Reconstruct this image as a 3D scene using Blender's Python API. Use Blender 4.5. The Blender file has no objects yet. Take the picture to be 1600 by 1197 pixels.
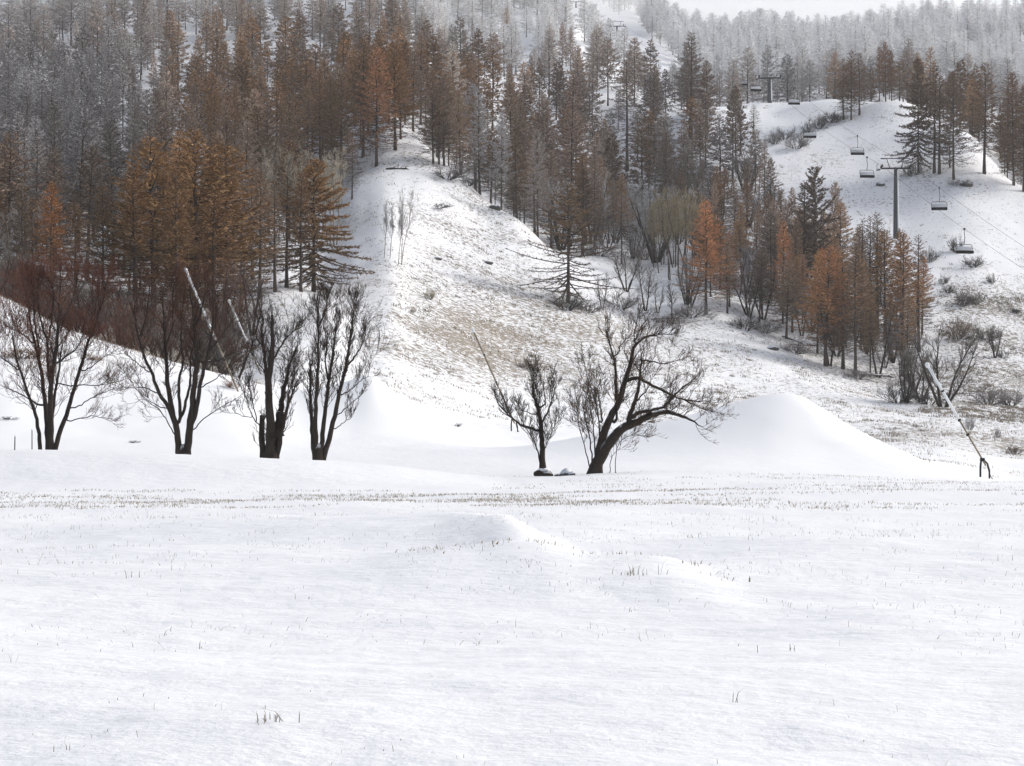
import bpy, math, random
import numpy as np
from math import radians as R
random.seed(7); rng = np.random.default_rng(7)
SC = bpy.context.scene; COL = SC.collection

# ------------------------------------------------------------------ camera, world, sun, exposure
F = 2986.0; HY = 628.0; EYE = 2.0            # focal length in photo pixels, horizon row, eye height
cam_d = bpy.data.cameras.new('camera'); cam = bpy.data.objects.new('camera', cam_d); COL.objects.link(cam)
cam.location = (0, 0, EYE); cam.rotation_euler = (R(90), 0, 0)
cam_d.sensor_width = 36; cam_d.lens = 36 * F / 1600; cam_d.shift_y = (HY - 598.5) / 1600
cam_d.clip_start = 0.1; cam_d.clip_end = 5000
SC.camera = cam

SUN_EL, SUN_AZ = R(31), R(66)                # azimuth measured from +Y towards +X
world = bpy.data.worlds.new('World'); SC.world = world; world.use_nodes = True
wn = world.node_tree.nodes; wl = world.node_tree.links
bg = wn['Background']; sky = wn.new('ShaderNodeTexSky'); sky.sky_type = 'NISHITA'; sky.sun_disc = False
sky.sun_elevation = SUN_EL; sky.sun_rotation = SUN_AZ; sky.dust_density = 4; sky.air_density = 1.0
hs = wn.new('ShaderNodeHueSaturation'); hs.inputs['Saturation'].default_value = 0.5; hs.inputs['Value'].default_value = 1.38
wl.new(sky.outputs[0], hs.inputs['Color']); wl.new(hs.outputs[0], bg.inputs[0]); bg.inputs[1].default_value = 0.138
sun_d = bpy.data.lights.new('sun', 'SUN'); sun = bpy.data.objects.new('sun', sun_d); COL.objects.link(sun)
sun_d.energy = 1.95; sun_d.angle = R(10); sun_d.color = (1, .96, .9)
sun.rotation_euler = (R(90) - SUN_EL, 0, -SUN_AZ + R(180)); sun.location = (60, 40, 80)
SC.view_settings.view_transform = 'Standard'; SC.view_settings.look = 'None'
SC.view_settings.exposure = 0.08; SC.view_settings.gamma = 1
SC.cycles.use_denoising = True
SC.cycles.max_bounces = 8; SC.cycles.diffuse_bounces = 3; SC.cycles.volume_bounces = 6

# ------------------------------------------------------------------ helpers
def vnoise(x, y, seed=0):
    x = np.asarray(x, float); y = np.asarray(y, float)
    xi = np.floor(x).astype(np.int64); yi = np.floor(y).astype(np.int64); fx = x - xi; fy = y - yi
    def h(a, b):
        n = (a * 374761393 + b * 668265263 + seed * 1274126177) & 0x7fffffff
        n = ((n ^ (n >> 13)) * 1274126177) & 0x7fffffff
        return ((n ^ (n >> 16)) & 0xffff) / 65535.0
    ux = fx * fx * fx * (fx * (fx * 6 - 15) + 10); uy = fy * fy * fy * (fy * (fy * 6 - 15) + 10)
    return (h(xi, yi) * (1 - ux) + h(xi + 1, yi) * ux) * (1 - uy) + (h(xi, yi + 1) * (1 - ux) + h(xi + 1, yi + 1) * ux) * uy
def fbm(x, y, seed=0, o=4):
    s = 0; a = .5
    for k in range(o):
        s = s + a * (vnoise(x, y, seed + k * 17) * 2 - 1); x = x * 2.03 + 3.1; y = y * 2.03 + 1.7; a *= .5
    return s
def sstep(a, b, x):
    t = np.clip((x - a) / (b - a), 0, 1); return t * t * (3 - 2 * t)
def pchip(xs, ys, x):
    xs = np.asarray(xs, float); ys = np.asarray(ys, float)
    h = np.diff(xs); d = np.diff(ys) / h; m = np.zeros(len(xs))
    for i in range(1, len(xs) - 1):
        if d[i - 1] * d[i] > 0:
            w1 = 2 * h[i] + h[i - 1]; w2 = h[i] + 2 * h[i - 1]; m[i] = (w1 + w2) / (w1 / d[i - 1] + w2 / d[i])
    m[0] = d[0]; m[-1] = d[-1]
    x = np.clip(x, xs[0], xs[-1]); i = np.clip(np.searchsorted(xs, x) - 1, 0, len(xs) - 2)
    t = (x - xs[i]) / h[i]; t2 = t * t; t3 = t2 * t
    return (2 * t3 - 3 * t2 + 1) * ys[i] + (t3 - 2 * t2 + t) * h[i] * m[i] + (-2 * t3 + 3 * t2) * ys[i + 1] + (t3 - t2) * h[i] * m[i + 1]

def mesh_np(name, V, quads=None, tris=None, attrs=None, smooth=False):
    """Mesh from numpy arrays; attrs: {name: (domain, type, data)}."""
    me = bpy.data.meshes.new(name); V = np.asarray(V, np.float32).reshape(-1, 3)
    q = np.asarray(quads if quads is not None else [], np.int32).reshape(-1, 4)
    t = np.asarray(tris if tris is not None else [], np.int32).reshape(-1, 3)
    me.vertices.add(len(V)); me.vertices.foreach_set('co', V.ravel())
    nl = q.size + t.size; nf = len(q) + len(t)
    me.loops.add(nl); me.loops.foreach_set('vertex_index', np.concatenate([q.ravel(), t.ravel()]).astype(np.int32))
    me.polygons.add(nf)
    st = np.concatenate([np.arange(len(q)) * 4, q.size + np.arange(len(t)) * 3]).astype(np.int32)
    me.polygons.foreach_set('loop_start', st)
    try: me.polygons.foreach_set('loop_total', np.concatenate([np.full(len(q), 4), np.full(len(t), 3)]).astype(np.int32))
    except Exception: pass
    me.update(calc_edges=True); me.validate()
    if smooth: me.polygons.foreach_set('use_smooth', np.ones(nf, bool))
    for k, (dom, typ, data) in (attrs or {}).items():
        a = me.attributes.new(k, typ, dom)
        a.data.foreach_set('color' if 'COLOR' in typ else 'value', np.asarray(data, np.float32).ravel())
    return me

class MB:
    """Collects tubes, boxes, quads; per-face 'tone' and 'rnd'."""
    def __init__(s): s.V = []; s.Q = []; s.T = []; s.qa = []; s.ta = []; s.n = 0
    def add(s, V, Q=None, T=None, tone=0.0):
        V = np.asarray(V, float).reshape(-1, 3)
        if Q is not None and len(Q): s.Q.append(np.asarray(Q) + s.n); s.qa.append(np.full(len(Q), tone) if np.isscalar(tone) else tone)
        if T is not None and len(T): s.T.append(np.asarray(T) + s.n); s.ta.append(np.full(len(T), tone) if np.isscalar(tone) else tone)
        s.V.append(V); s.n += len(V)
    def tube(s, P, r, k=5, tone=0.0, cap=True):
        P = np.asarray(P, float); n = len(P); r = np.broadcast_to(np.asarray(r, float), (n,))
        T = np.gradient(P, axis=0); T /= np.linalg.norm(T, axis=1)[:, None] + 1e-9
        ref = np.array([0.31, 0.95, 0.05]) if abs(T[0][1]) < .8 else np.array([1., 0, 0])
        A = ref - (T @ ref)[:, None] * T; A /= np.linalg.norm(A, axis=1)[:, None] + 1e-9; B = np.cross(T, A)
        th = np.arange(k) * 2 * math.pi / k
        V = P[:, None, :] + r[:, None, None] * (np.cos(th)[None, :, None] * A[:, None, :] + np.sin(th)[None, :, None] * B[:, None, :])
        i = np.arange(n - 1)[:, None] * k; j = np.arange(k)[None, :]; j2 = (j + 1) % k
        Q = np.stack([i + j, i + j2, i + k + j2, i + k + j], -1).reshape(-1, 4)
        V = V.reshape(-1, 3)
        s.add(V, Q, None, tone)
        if cap and k > 3:
            e = np.array([P[-1] + T[-1] * r[-1] * .3]); o = s.n - len(V)
            b = np.array([P[0] - T[0] * r[0] * .05])
            s.V.append(e); s.V.append(b); ti = s.n; s.n += 2
            TT = [[o + (n - 1) * k + a, o + (n - 1) * k + (a + 1) % k, ti] for a in range(k)] + [[o + (a + 1) % k, o + a, ti + 1] for a in range(k)]
            s.T.append(np.array(TT)); s.ta.append(np.full(len(TT), tone if np.isscalar(tone) else 0.))
    def box(s, c, size, rot=None, bev=0.0):
        hx, hy, hz = [v / 2 for v in size]; b = min(bev, hx, hy, hz) * .99
        if b <= 0:
            V = np.array([[x, y, z] for x in (-hx, hx) for y in (-hy, hy) for z in (-hz, hz)])
            Q = [[0, 1, 3, 2], [4, 6, 7, 5], [0, 4, 5, 1], [2, 3, 7, 6], [0, 2, 6, 4], [1, 5, 7, 3]]
            if rot is not None: V = V @ np.asarray(rot).T
            s.add(V + np.asarray(c), Q)
        else:                                # rounded in section along its longest axis
            ax = int(np.argmax(size)); o = [a for a in range(3) if a != ax]; h = [hx, hy, hz]
            ring = []
            for (sx, sy, a0) in ((1, 1, 0), (-1, 1, 90), (-1, -1, 180), (1, -1, 270)):
                for a in (0, 45, 90):
                    t = R(a0 + a); ring.append((sx * (h[o[0]] - b) + b * math.cos(t), sy * (h[o[1]] - b) + b * math.sin(t)))
            V = []; m = len(ring)
            for e, sc in ((-h[ax], .9), (-h[ax] + b * .5, 1), (h[ax] - b * .5, 1), (h[ax], .9)):
                for (u, v) in ring:
                    p = [0, 0, 0]; p[ax] = e; p[o[0]] = u * sc; p[o[1]] = v * sc; V.append(p)
            V += [[0, 0, 0], [0, 0, 0]]; V[-2][ax] = -h[ax]; V[-1][ax] = h[ax]
            Q = [[i * m + j, i * m + (j + 1) % m, (i + 1) * m + (j + 1) % m, (i + 1) * m + j] for i in range(3) for j in range(m)]
            T = [[(j + 1) % m, j, 4 * m] for j in range(m)] + [[3 * m + j, 3 * m + (j + 1) % m, 4 * m + 1] for j in range(m)]
            V = np.array(V, float)
            if rot is not None: V = V @ np.asarray(rot).T
            s.add(V + np.asarray(c), Q, T)
    def mesh(s, name, smooth=False):
        V = np.concatenate(s.V); Q = np.concatenate(s.Q) if s.Q else np.zeros((0, 4), int); T = np.concatenate(s.T) if s.T else np.zeros((0, 3), int)
        tone = np.concatenate(s.qa + s.ta) if (s.qa or s.ta) else np.zeros(0)
        return mesh_np(name, V, Q, T, {'tone': ('FACE', 'FLOAT', tone), 'rnd': ('FACE', 'FLOAT', rng.random(len(Q) + len(T)))}, smooth)
def link(name, me, mat=None, parent=None, loc=None):
    o = bpy.data.objects.new(name, me); COL.objects.link(o)
    if mat is not None and me is not None and not me.materials: me.materials.append(mat)
    if parent is not None: o.parent = parent
    if loc is not None: o.location = loc
    return o
def tag(o, label=None, cat=None, group=None, kind=None):
    for k, v in (('label', label), ('category', cat), ('group', group), ('kind', kind)):
        if v: o[k] = v
    return o
def thing(name, label, cat, loc=(0, 0, 0), rz=0, group=None):
    o = bpy.data.objects.new(name, None); COL.objects.link(o); o.location = loc; o.rotation_euler = (0, 0, rz)
    o.empty_display_size = .3
    return tag(o, label, cat, group)
def dup(root, loc, rz=0, label=None, scale=None, color=None, group=None):
    r = root.copy(); COL.objects.link(r); r.location = loc; r.rotation_euler = (0, 0, rz)
    if scale is not None: r.scale = scale
    if label: r['label'] = label
    if group: r['group'] = group
    for ch in list(root.children):
        c = ch.copy(); COL.objects.link(c); c.parent = r
        if color is not None: c.color = color
        for g in ch.children:
            d = g.copy(); COL.objects.link(d); d.parent = c
            if color is not None: d.color = color
    return r

# ------------------------------------------------------------------ materials
def mat(name):
    m = bpy.data.materials.new(name); m.use_nodes = True
    nt = m.node_tree; return m, nt.nodes, nt.links, nt.nodes['Principled BSDF']
def mathn(n, l, op, a, b=None, c=None):
    x = n.new('ShaderNodeMath'); x.operation = op
    for i, v in enumerate((a, b, c)):
        if v is None: continue
        if isinstance(v, (int, float)): x.inputs[i].default_value = v
        else: l.new(v, x.inputs[i])
    return x.outputs[0]
def mixc(n, l, f, a, b, typ='MIX'):
    x = n.new('ShaderNodeMix'); x.data_type = 'RGBA'; x.blend_type = typ
    for i, v in ((0, f), (6, a), (7, b)):
        if isinstance(v, (int, float)): x.inputs[i].default_value = v
        elif isinstance(v, tuple): x.inputs[i].default_value = (*v[:3], 1)
        else: l.new(v, x.inputs[i])
    return x.outputs[2]
def attr(n, name, out='Fac'):
    a = n.new('ShaderNodeAttribute'); a.attribute_name = name; return a.outputs[out]
def maprange(n, l, v, a, b):
    x = n.new('ShaderNodeMapRange'); x.interpolation_type = 'SMOOTHSTEP'; x.clamp = True
    for i, q in ((0, v), (1, a), (2, b)):
        if isinstance(q, (int, float)): x.inputs[i].default_value = q
        else: l.new(q, x.inputs[i])
    return x.outputs[0]
def noise(n, l, vec, scale, detail=4, rough=.6):
    t = n.new('ShaderNodeTexNoise'); t.inputs['Scale'].default_value = scale; t.inputs['Detail'].default_value = detail
    t.inputs['Roughness'].default_value = rough; l.new(vec, t.inputs['Vector']); return t.outputs['Fac']
def mapping(n, l, vec, scale):
    m = n.new('ShaderNodeMapping'); m.inputs['Scale'].default_value = scale; l.new(vec, m.inputs['Vector']); return m.outputs[0]

SNOW = (.72, .735, .768)
def ground_mat():
    m, n, l, p = mat('snow_ground')
    pos = n.new('ShaderNodeNewGeometry').outputs['Position']
    g = attr(n, 'grassy'); tn = attr(n, 'tan')
    n1 = noise(n, l, mapping(n, l, pos, (1.1, 1.0, .9)), 1.7, 5, .70)
    n3 = noise(n, l, pos, .09, 3, .5)
    thr = mathn(n, l, 'SUBTRACT', mathn(n, l, 'SUBTRACT', .76, mathn(n, l, 'MULTIPLY', g, .40)), mathn(n, l, 'MULTIPLY', mathn(n, l, 'SUBTRACT', n3, .5), .2))
    mask = maprange(n, l, n1, thr, mathn(n, l, 'ADD', thr, .09))
    mask = mathn(n, l, 'MULTIPLY', mask, maprange(n, l, g, .0, .1))
    gc = mixc(n, l, tn, (.085, .075, .065), (.22, .165, .095))
    gc = mixc(n, l, noise(n, l, pos, 3.1, 2, .5), gc, (.16, .13, .09))
    c = mixc(n, l, mathn(n, l, 'MULTIPLY', mask, .88), SNOW, gc)
    l.new(c, p.inputs['Base Color']); p.inputs['Roughness'].default_value = .85
    p.inputs['Specular IOR Level'].default_value = .2
    b = n.new('ShaderNodeBump'); b.inputs['Strength'].default_value = .6; b.inputs['Distance'].default_value = .14
    h = mathn(n, l, 'ADD', mathn(n, l, 'MULTIPLY', noise(n, l, mapping(n, l, pos, (.8, 1.15, 1)), 1.9, 7, .64), attr(n, 'rough')), mathn(n, l, 'MULTIPLY', mask, .5))
    l.new(h, b.inputs['Height']); l.new(b.outputs[0], p.inputs['Normal'])
    return m
def plain(name, c, rough=.7, metal=0, var=.25, scale=6):
    m, n, l, p = mat(name)
    tc = n.new('ShaderNodeTexCoord').outputs['Object']
    f = noise(n, l, tc, scale, 4, .6)
    l.new(mixc(n, l, f, tuple(v * (1 - var) for v in c), tuple(min(1, v * (1 + var)) for v in c)), p.inputs['Base Color'])
    p.inputs['Roughness'].default_value = rough; p.inputs['Metallic'].default_value = metal; p.inputs['Specular IOR Level'].default_value = .2
    return m
def bark_mat(name, c1, c2, snow=0.0, lichen=None):
    m, n, l, p = mat(name)
    tc = n.new('ShaderNodeTexCoord').outputs['Object']
    f = noise(n, l, mapping(n, l, tc, (5, 5, 1.2)), 3, 5, .7)
    c = mixc(n, l, f, c1, c2)
    if snow:
        nz = n.new('ShaderNodeSeparateXYZ'); l.new(n.new('ShaderNodeNewGeometry').outputs['Normal'], nz.inputs[0])
        k = mathn(n, l, 'MULTIPLY', maprange(n, l, nz.outputs[2], .35, .75), maprange(n, l, noise(n, l, tc, 2.2, 3, .6), .62 - snow * .3, .7 - snow * .3))
        c = mixc(n, l, k, c, SNOW)
    l.new(c, p.inputs['Base Color']); p.inputs['Roughness'].default_value = .9; p.inputs['Specular IOR Level'].default_value = .15
    b = n.new('ShaderNodeBump'); b.inputs['Strength'].default_value = .6; b.inputs['Distance'].default_value = .03
    l.new(f, b.inputs['Height']); l.new(b.outputs[0], p.inputs['Normal'])
    return m
def twig_mat(name, woody, snowc=(.88, .89, .91), use_attr=False):
    """Fine twigs and needles: object colour (alpha = how much is whitened as frost, far off also as haze) or a per-face colour."""
    m, n, l, p = mat(name)
    if use_attr:
        col = attr(n, 'col', 'Color'); a = n.new('ShaderNodeAttribute'); a.attribute_name = 'col'; al = a.outputs['Alpha']
    else:
        oi = n.new('ShaderNodeObjectInfo'); col = oi.outputs['Color']; al = oi.outputs['Alpha']
    rnd = attr(n, 'rnd'); tone = attr(n, 'tone')
    c = mixc(n, l, tone, woody, col)
    c = mixc(n, l, 1.0, c, mathn(n, l, 'ADD', .62, mathn(n, l, 'MULTIPLY', rnd, .8)), 'MULTIPLY')
    r2 = mathn(n, l, 'FRACT', mathn(n, l, 'MULTIPLY', rnd, 37.13))
    fr = mathn(n, l, 'MULTIPLY', mathn(n, l, 'ADD', mathn(n, l, 'MULTIPLY', mathn(n, l, 'LESS_THAN', r2, al), .34), mathn(n, l, 'MULTIPLY', tone, .9)), mathn(n, l, 'MINIMUM', mathn(n, l, 'MULTIPLY', al, 2.2), 1.0))
    c = mixc(n, l, fr, c, snowc)
    l.new(c, p.inputs['Base Color']); p.inputs['Roughness'].default_value = .9; p.inputs['Specular IOR Level'].default_value = .05
    return m
M = dict(
    ground=ground_mat(),
    bark=bark_mat('dark_bark', (.022, .017, .014), (.055, .043, .036), snow=.35),
    larch_bark=bark_mat('larch_bark', (.045, .036, .032), (.12, .095, .08)),
    pale_bark=bark_mat('pale_bark', (.16, .14, .115), (.34, .31, .26)),
    dark_twig=twig_mat('dark_twig', (.03, .024, .02)),
    needle=twig_mat('needle', (.05, .039, .033)),
    forest=twig_mat('forest', (.065, .053, .046), use_attr=True),
    grass=twig_mat('dry_grass', (.30, .23, .13)),
    steel=plain('galvanised_steel', (.075, .08, .09), .5, .3, .2),
    steel_dark=plain('dark_steel', (.02, .021, .024), .5, .2),
    seat=plain('seat_padding', (.008, .008, .009), 1.0),
    alu=plain('weathered_aluminium', (.74, .75, .77), .6, .0, .08),
    tan_tube=plain('weathered_tube', (.24, .20, .15), .7),
    wood=plain('old_wood', (.05, .04, .032), .9),
    rock=plain('dark_rock', (.07, .068, .07), .9, 0, .4, 3),
    snow=plain('settled_snow', SNOW, .85, 0, .02),
)

# ------------------------------------------------------------------ ground: one sheet
COLS = {
 -450: [(78,737),(118,400),(150,330),(220,250),(400,60),(600,-60),(850,-150),(1000,-160),(1150,-160)],
 -150: [(78,737),(95,640),(118,430),(135,440),(165,430),(220,340),(300,240),(400,150),(550,20),(800,-110),(1000,-130),(1150,-130)],
 0:    [(78,737),(95,655),(118,462),(132,478),(165,472),(220,410),(300,300),(400,200),(550,80),(800,-80),(1000,-120),(1150,-120)],
 100:  [(78,737),(95,670),(118,512),(130,522),(165,495),(220,420),(300,305),(400,200),(550,70),(800,-90),(1000,-120),(1150,-120)],
 220:  [(78,737),(95,680),(118,552),(130,560),(165,520),(220,440),(300,320),(400,200),(550,60),(800,-100),(1000,-120),(1150,-120)],
 370:  [(78,737),(95,690),(118,606),(132,600),(165,540),(220,450),(300,330),(400,205),(550,60),(800,-100),(1000,-110),(1150,-110)],
 440:  [(78,737),(95,700),(118,640),(135,590),(165,530),(220,440),(300,320),(400,200),(550,60),(800,-100),(1000,-110),(1150,-110)],
 500:  [(78,737),(95,705),(118,665),(150,570),(190,485),(230,440),(300,310),(400,195),(550,60),(800,-90),(1000,-110),(1150,-110)],
 560:  [(78,737),(95,708),(118,680),(150,590),(200,480),(250,380),(300,270),(340,200),(400,170),(550,55),(800,-90),(1000,-100),(1150,-100)],
 605:  [(78,737),(95,709),(118,682),(150,600),(200,480),(250,365),(300,258),(335,178),(360,180),(400,168),(500,85),(800,-80),(1000,-90),(1150,-90)],
 650:  [(78,737),(95,709),(118,684),(150,618),(200,500),(250,385),(300,262),(325,208),(345,220),(400,180),(500,95),(700,5),(1000,-60),(1150,-60)],
 700:  [(78,737),(95,709),(118,687),(150,632),(200,520),(250,410),(290,305),(308,262),(330,272),(380,230),(450,150),(560,95),(680,72),(800,0),(1000,-40),(1150,-30)],
 760:  [(78,737),(95,710),(118,692),(150,648),(200,545),(250,430),(290,338),(302,313),(325,322),(380,255),(460,150),(560,105),(660,78),(720,40),(1000,-20),(1150,-10)],
 800:  [(78,737),(95,711),(118,695),(150,656),(200,560),(250,445),(285,358),(296,336),(318,348),(400,265),(500,140),(600,100),(680,82),(760,30),(950,-20),(1150,0)],
 870:  [(78,737),(95,712),(118,698),(150,665),(200,580),(245,475),(265,430),(282,398),(310,392),(400,262),(500,145),(600,95),(700,50),(850,12),(1000,-10),(1150,5)],
 940:  [(78,737),(95,713),(118,702),(150,672),(200,592),(245,500),(262,470),(285,425),(310,395),(360,355),(430,250),(520,135),(640,92),(720,66),(850,28),(1000,0),(1150,10)],
 1000: [(78,737),(95,714),(118,704),(150,677),(200,602),(240,530),(262,492),(300,430),(350,360),(430,235),(480,165),(540,145),(650,95),(750,62),(900,30),(1000,15),(1150,25)],
 1100: [(78,737),(95,716),(118,706),(150,682),(200,620),(240,545),(262,495),(300,420),(350,330),(400,245),(440,168),(480,182),(540,165),(640,118),(760,84),(900,78),(1000,98),(1150,115)],
 1200: [(78,740),(95,722),(118,708),(150,686),(200,632),(240,565),(262,525),(300,440),(350,330),(400,232),(440,172),(455,160),(490,178),(560,160),(660,112),(780,76),(900,68),(1000,90),(1150,110)],
 1300: [(78,742),(95,735),(118,705),(150,688),(200,642),(235,597),(252,570),(280,505),(305,450),(340,370),(380,270),(420,190),(440,155),(470,172),(560,145),(680,108),(800,86),(900,80),(1000,98),(1150,115)],
 1400: [(78,746),(95,740),(110,716),(150,690),(200,652),(235,620),(252,594),(280,520),(310,440),(340,372),(380,268),(410,192),(424,158),(455,175),(560,140),(700,96),(800,70),(900,60),(1000,82),(1150,100)],
 1500: [(78,752),(95,750),(110,725),(150,698),(200,660),(240,612),(280,520),(310,440),(340,362),(370,278),(388,228),(398,205),(425,215),(520,165),(700,98),(800,66),(900,54),(1000,76),(1150,95)],
 1600: [(78,756),(95,757),(110,735),(150,710),(200,672),(240,622),(280,535),(310,455),(340,382),(360,328),(374,290),(400,300),(500,205),(700,108),(800,66),(900,50),(1000,72),(1150,90)],
 1800: [(78,758),(95,755),(110,740),(150,715),(200,680),(240,635),(280,560),(310,500),(340,430),(365,360),(400,330),(500,215),(700,110),(900,36),(1000,40),(1150,55)],
 2050: [(78,760),(95,757),(110,745),(150,720),(200,690),(240,650),(280,590),(310,540),(340,480),(400,380),(500,240),(700,120),(900,36),(1000,40),(1150,55)],
}
cpx = np.array(sorted(COLS), float)
rows = np.concatenate([np.linspace(-40, 3, 20), np.geomspace(3.3, 84, 270), np.geomspace(84.7, 1120, 400)])
SX = np.linspace(-1, 1, 541)
def half_w(y): return .42 * np.maximum(y, 0) + 30
def mid_z(px, y):
    """Heights of the valley and the hills for rows y (n,) and picture columns px (n,m), y >= 78."""
    D = np.clip(y, 78, 1150)
    tab = np.stack([EYE + D * (HY - pchip(*zip(*COLS[int(c)]), D)) / F for c in cpx], 1)        # n x cols
    out = np.empty_like(px)
    for i in range(len(y)): out[i] = pchip(cpx, tab[i], px[i])
    return out
def near_z(px, X, Y):
    z = pchip([-50, 0, 10, 20, 30, 56, 78], [.3, .1, .09, 0, -.2, -.65, -.85], Y)
    hb = np.interp(px, [0, 200, 300, 500, 600, 700, 790], [.97, .94, .86, .63, .42, .16, 0])
    edge = 58 + 1.0 * fbm(X * .12, Y * 0 + 3, 5, 2)
    z = z + hb * sstep(0, 1, (Y - edge) / 9.5) * (1 - sstep(70.5, 76, Y))
    z = z + np.clip((px - 1000) / 600, 0, 1) * sstep(62, 78, Y) * -.35
    # wind drifts of the near field
    for (cx, cy, h, front, back, x0, x1, x2, x3) in (([-8, -2.3, -1.1, .3, 2], [36.5, 34.6, 33.2, 27.8, 22], .28, 4.6, .8, -9, -3, -.2, 1.0), ([-2, -.5, .8, 1.55, 2.2, 4], [25.6, 24.9, 24.2, 23.2, 21.8, 18], .12, 3.4, .6, -2.2, -.6, 1.5, 2.6)):
        t = Y - (np.interp(X, cx, cy) + .5 * fbm(X * .6, X * 0 + h * 9, 51, 3))
        z = z + h * np.where(t < 0, np.exp(-(t / front) ** 2), np.exp(-(t / back) ** 2)) * sstep(x0, x1, X) * (1 - sstep(x2, x3, X))
    z = z + .2 * np.exp(-((Y - 27.5 + .15 * X) / 2.6) ** 2) * sstep(1.0, 5, X)
    z = z + .26 * fbm(X * .10, Y * .17, 21, 3) * sstep(3, 14, Y) + .05 * fbm(X * .35, Y * .7, 22, 3) + .03 * fbm(X * 1.1, Y * 2.4, 23, 4)
    return z
XX = SX[None, :] * half_w(rows)[:, None]; YY = np.repeat(rows[:, None], len(SX), 1)
PX = np.clip(800 + F * XX / np.maximum(YY, 1.0), -450, 2050)
ZN = near_z(PX, XX, YY); ZM = mid_z(PX, rows)
bl = sstep(74, 84, YY); ZZ = ZN * (1 - bl) + ZM * bl
def bump(x0, y0, h, sl, sr, sy, p=1.7):
    dx = XX - x0; dy = YY - y0; s = np.where(dx < 0, sl, sr)
    return h * np.exp(-((np.abs(dx / s) ** 2 + np.abs(dy / sy) ** 2) ** .5) ** p)
mound = bump(14.75, 100, 3.6, 6.9, 4.7, 7.5, 1.55) + bump(6.0, 97, .7, 5, 6, 5, 2)
mound2 = bump(-8.6, 116, 3.9, 5.5, 3.4, 7, 1.35)
ZZ = ZZ + mound + mound2
smoothzone = np.clip(np.maximum(mound / 1.2, mound2 / 1.2), 0, 1)
PY = HY - F * (ZZ - EYE) / np.maximum(YY, 1.0)
left_mound = sstep(80, 92, YY) * (1 - sstep(120, 128, YY)) * (1 - sstep(470, 560, PX))
calm = np.clip(1 - np.maximum(smoothzone, left_mound * .9), 0, 1)
ZZ = ZZ + calm * sstep(84, 130, YY) * (.35 * fbm(XX / 14, YY / 14, 31, 3) + .20 * fbm(XX / 4.5, YY / 4.5, 33, 3) + .10 * fbm(XX / 1.5, YY / 1.8, 35, 2))
ZZ = ZZ + sstep(480, 600, YY) * 3.0 * fbm(XX / 45, YY / 45, 41, 3) + calm * sstep(76, 84, YY) * .05 * fbm(XX / 2.5, YY / 3, 43, 3)
ZZ = ZZ + np.maximum(smoothzone, left_mound) * (.10 * fbm(XX / 4, YY / 5, 45, 3))

def zg(x, y):
    """Ground height at (x, y)."""
    i = np.clip(np.searchsorted(rows, y) - 1, 0, len(rows) - 2); fy = np.clip((y - rows[i]) / (rows[i + 1] - rows[i]), 0, 1)
    def rowz(i):
        s = np.clip((x / half_w(rows[i]) + 1) / 2, 0, 1) * (len(SX) - 1); j = np.clip(np.floor(s).astype(int), 0, len(SX) - 2); f = s - j
        return ZZ[i, j] * (1 - f) + ZZ[i, j + 1] * f
    return rowz(i) * (1 - fy) + rowz(i + 1) * fy
_D = np.geomspace(4, 1100, 6000)
def hit(px, py, dmin=4.0):
    """First ground point seen through a photo pixel (or the nearest miss), beyond dmin."""
    D = _D[_D >= dmin]; x = D * (px - 800) / F; zr = EYE + D * (HY - py) / F; d = zg(x, D) - zr
    k = np.argmax(d >= 0) if (d >= 0).any() else int(np.argmax(d))
    return float(x[k]), float(D[k]), float(zg(x[k:k + 1], D[k:k + 1])[0])
def gz(x, y): return float(zg(np.array([x]), np.array([y]))[0])
def at(px, py, D): return np.array([D * (px - 800) / F, D, EYE + D * (HY - py) / F])
def proj(x, y, z): return 800 + F * x / y, HY - F * (z - EYE) / y

# crest distances, used to tell the meadow from the woods behind it
def forest_near(px):  return np.interp(px, [-300, 220, 350, 440, 470, 540, 580, 620, 650, 680, 750, 800, 860, 940, 1000, 1060, 1110, 1200, 1290, 1400, 1450],
                                       [150, 150, 165, 190, 222, 262, 322, 345, 336, 318, 306, 300, 290, 300, 300, 275, 266, 262, 254, 245, 243])
def belt_far(px):     return np.interp(px, [1000, 1040, 1100, 1150, 1200, 1250, 1300, 1350, 1440, 1455], [900, 420, 392, 385, 362, 335, 318, 300, 285, 243])
def back_near(px):    return np.interp(px, [600, 990, 1040, 1100, 1200, 1300, 1400, 1440, 1500, 1600, 2000], [300, 300, 440, 470, 482, 468, 452, 432, 408, 386, 380])
def lift_x(y): return 68.3 + (340 - y) * np.where(y < 450, .066, .075) + np.where(y > 450, 110 * (.075 - .066), 0)

# grass showing through (a property of the place, kept per vertex)
PY = HY - F * (ZZ - EYE) / np.maximum(YY, 1.0)
G = np.zeros_like(ZZ); TN = np.full_like(ZZ, .25)
hill = sstep(128, 150, YY)
G += hill * (.42 + .16 * (vnoise(XX / 9, YY / 9, 12) - .5))
mead = np.exp(-(((PX - 800) / 260) ** 2 + ((PY - 530) / 80) ** 2) ** 1.2) * (1 - sstep(255, 300, YY))
G += .38 * mead; TN += .55 * mead
G += .14 * (sstep(260, 330, PY) * (1 - sstep(440, 500, PY)) * (1 - sstep(290, 325, YY)) * sstep(560, 640, PX) * (1 - sstep(860, 920, PX)))
G -= .28 * (1 - sstep(520, 575, PX)) * sstep(455, 490, PX) * (1 - sstep(225, 260, YY))
lowr = sstep(940, 1080, PX) * sstep(148, 165, YY) * (1 - sstep(255, 268, YY)); G += lowr * .11
G += sstep(1440, 1500, PX) * sstep(205, 235, YY) * (1 - sstep(300, 330, YY)) * .26
G += sstep(1240, 1280, PX) * sstep(345, 380, YY) * (1 - sstep(440, 460, YY)) * .05
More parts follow.
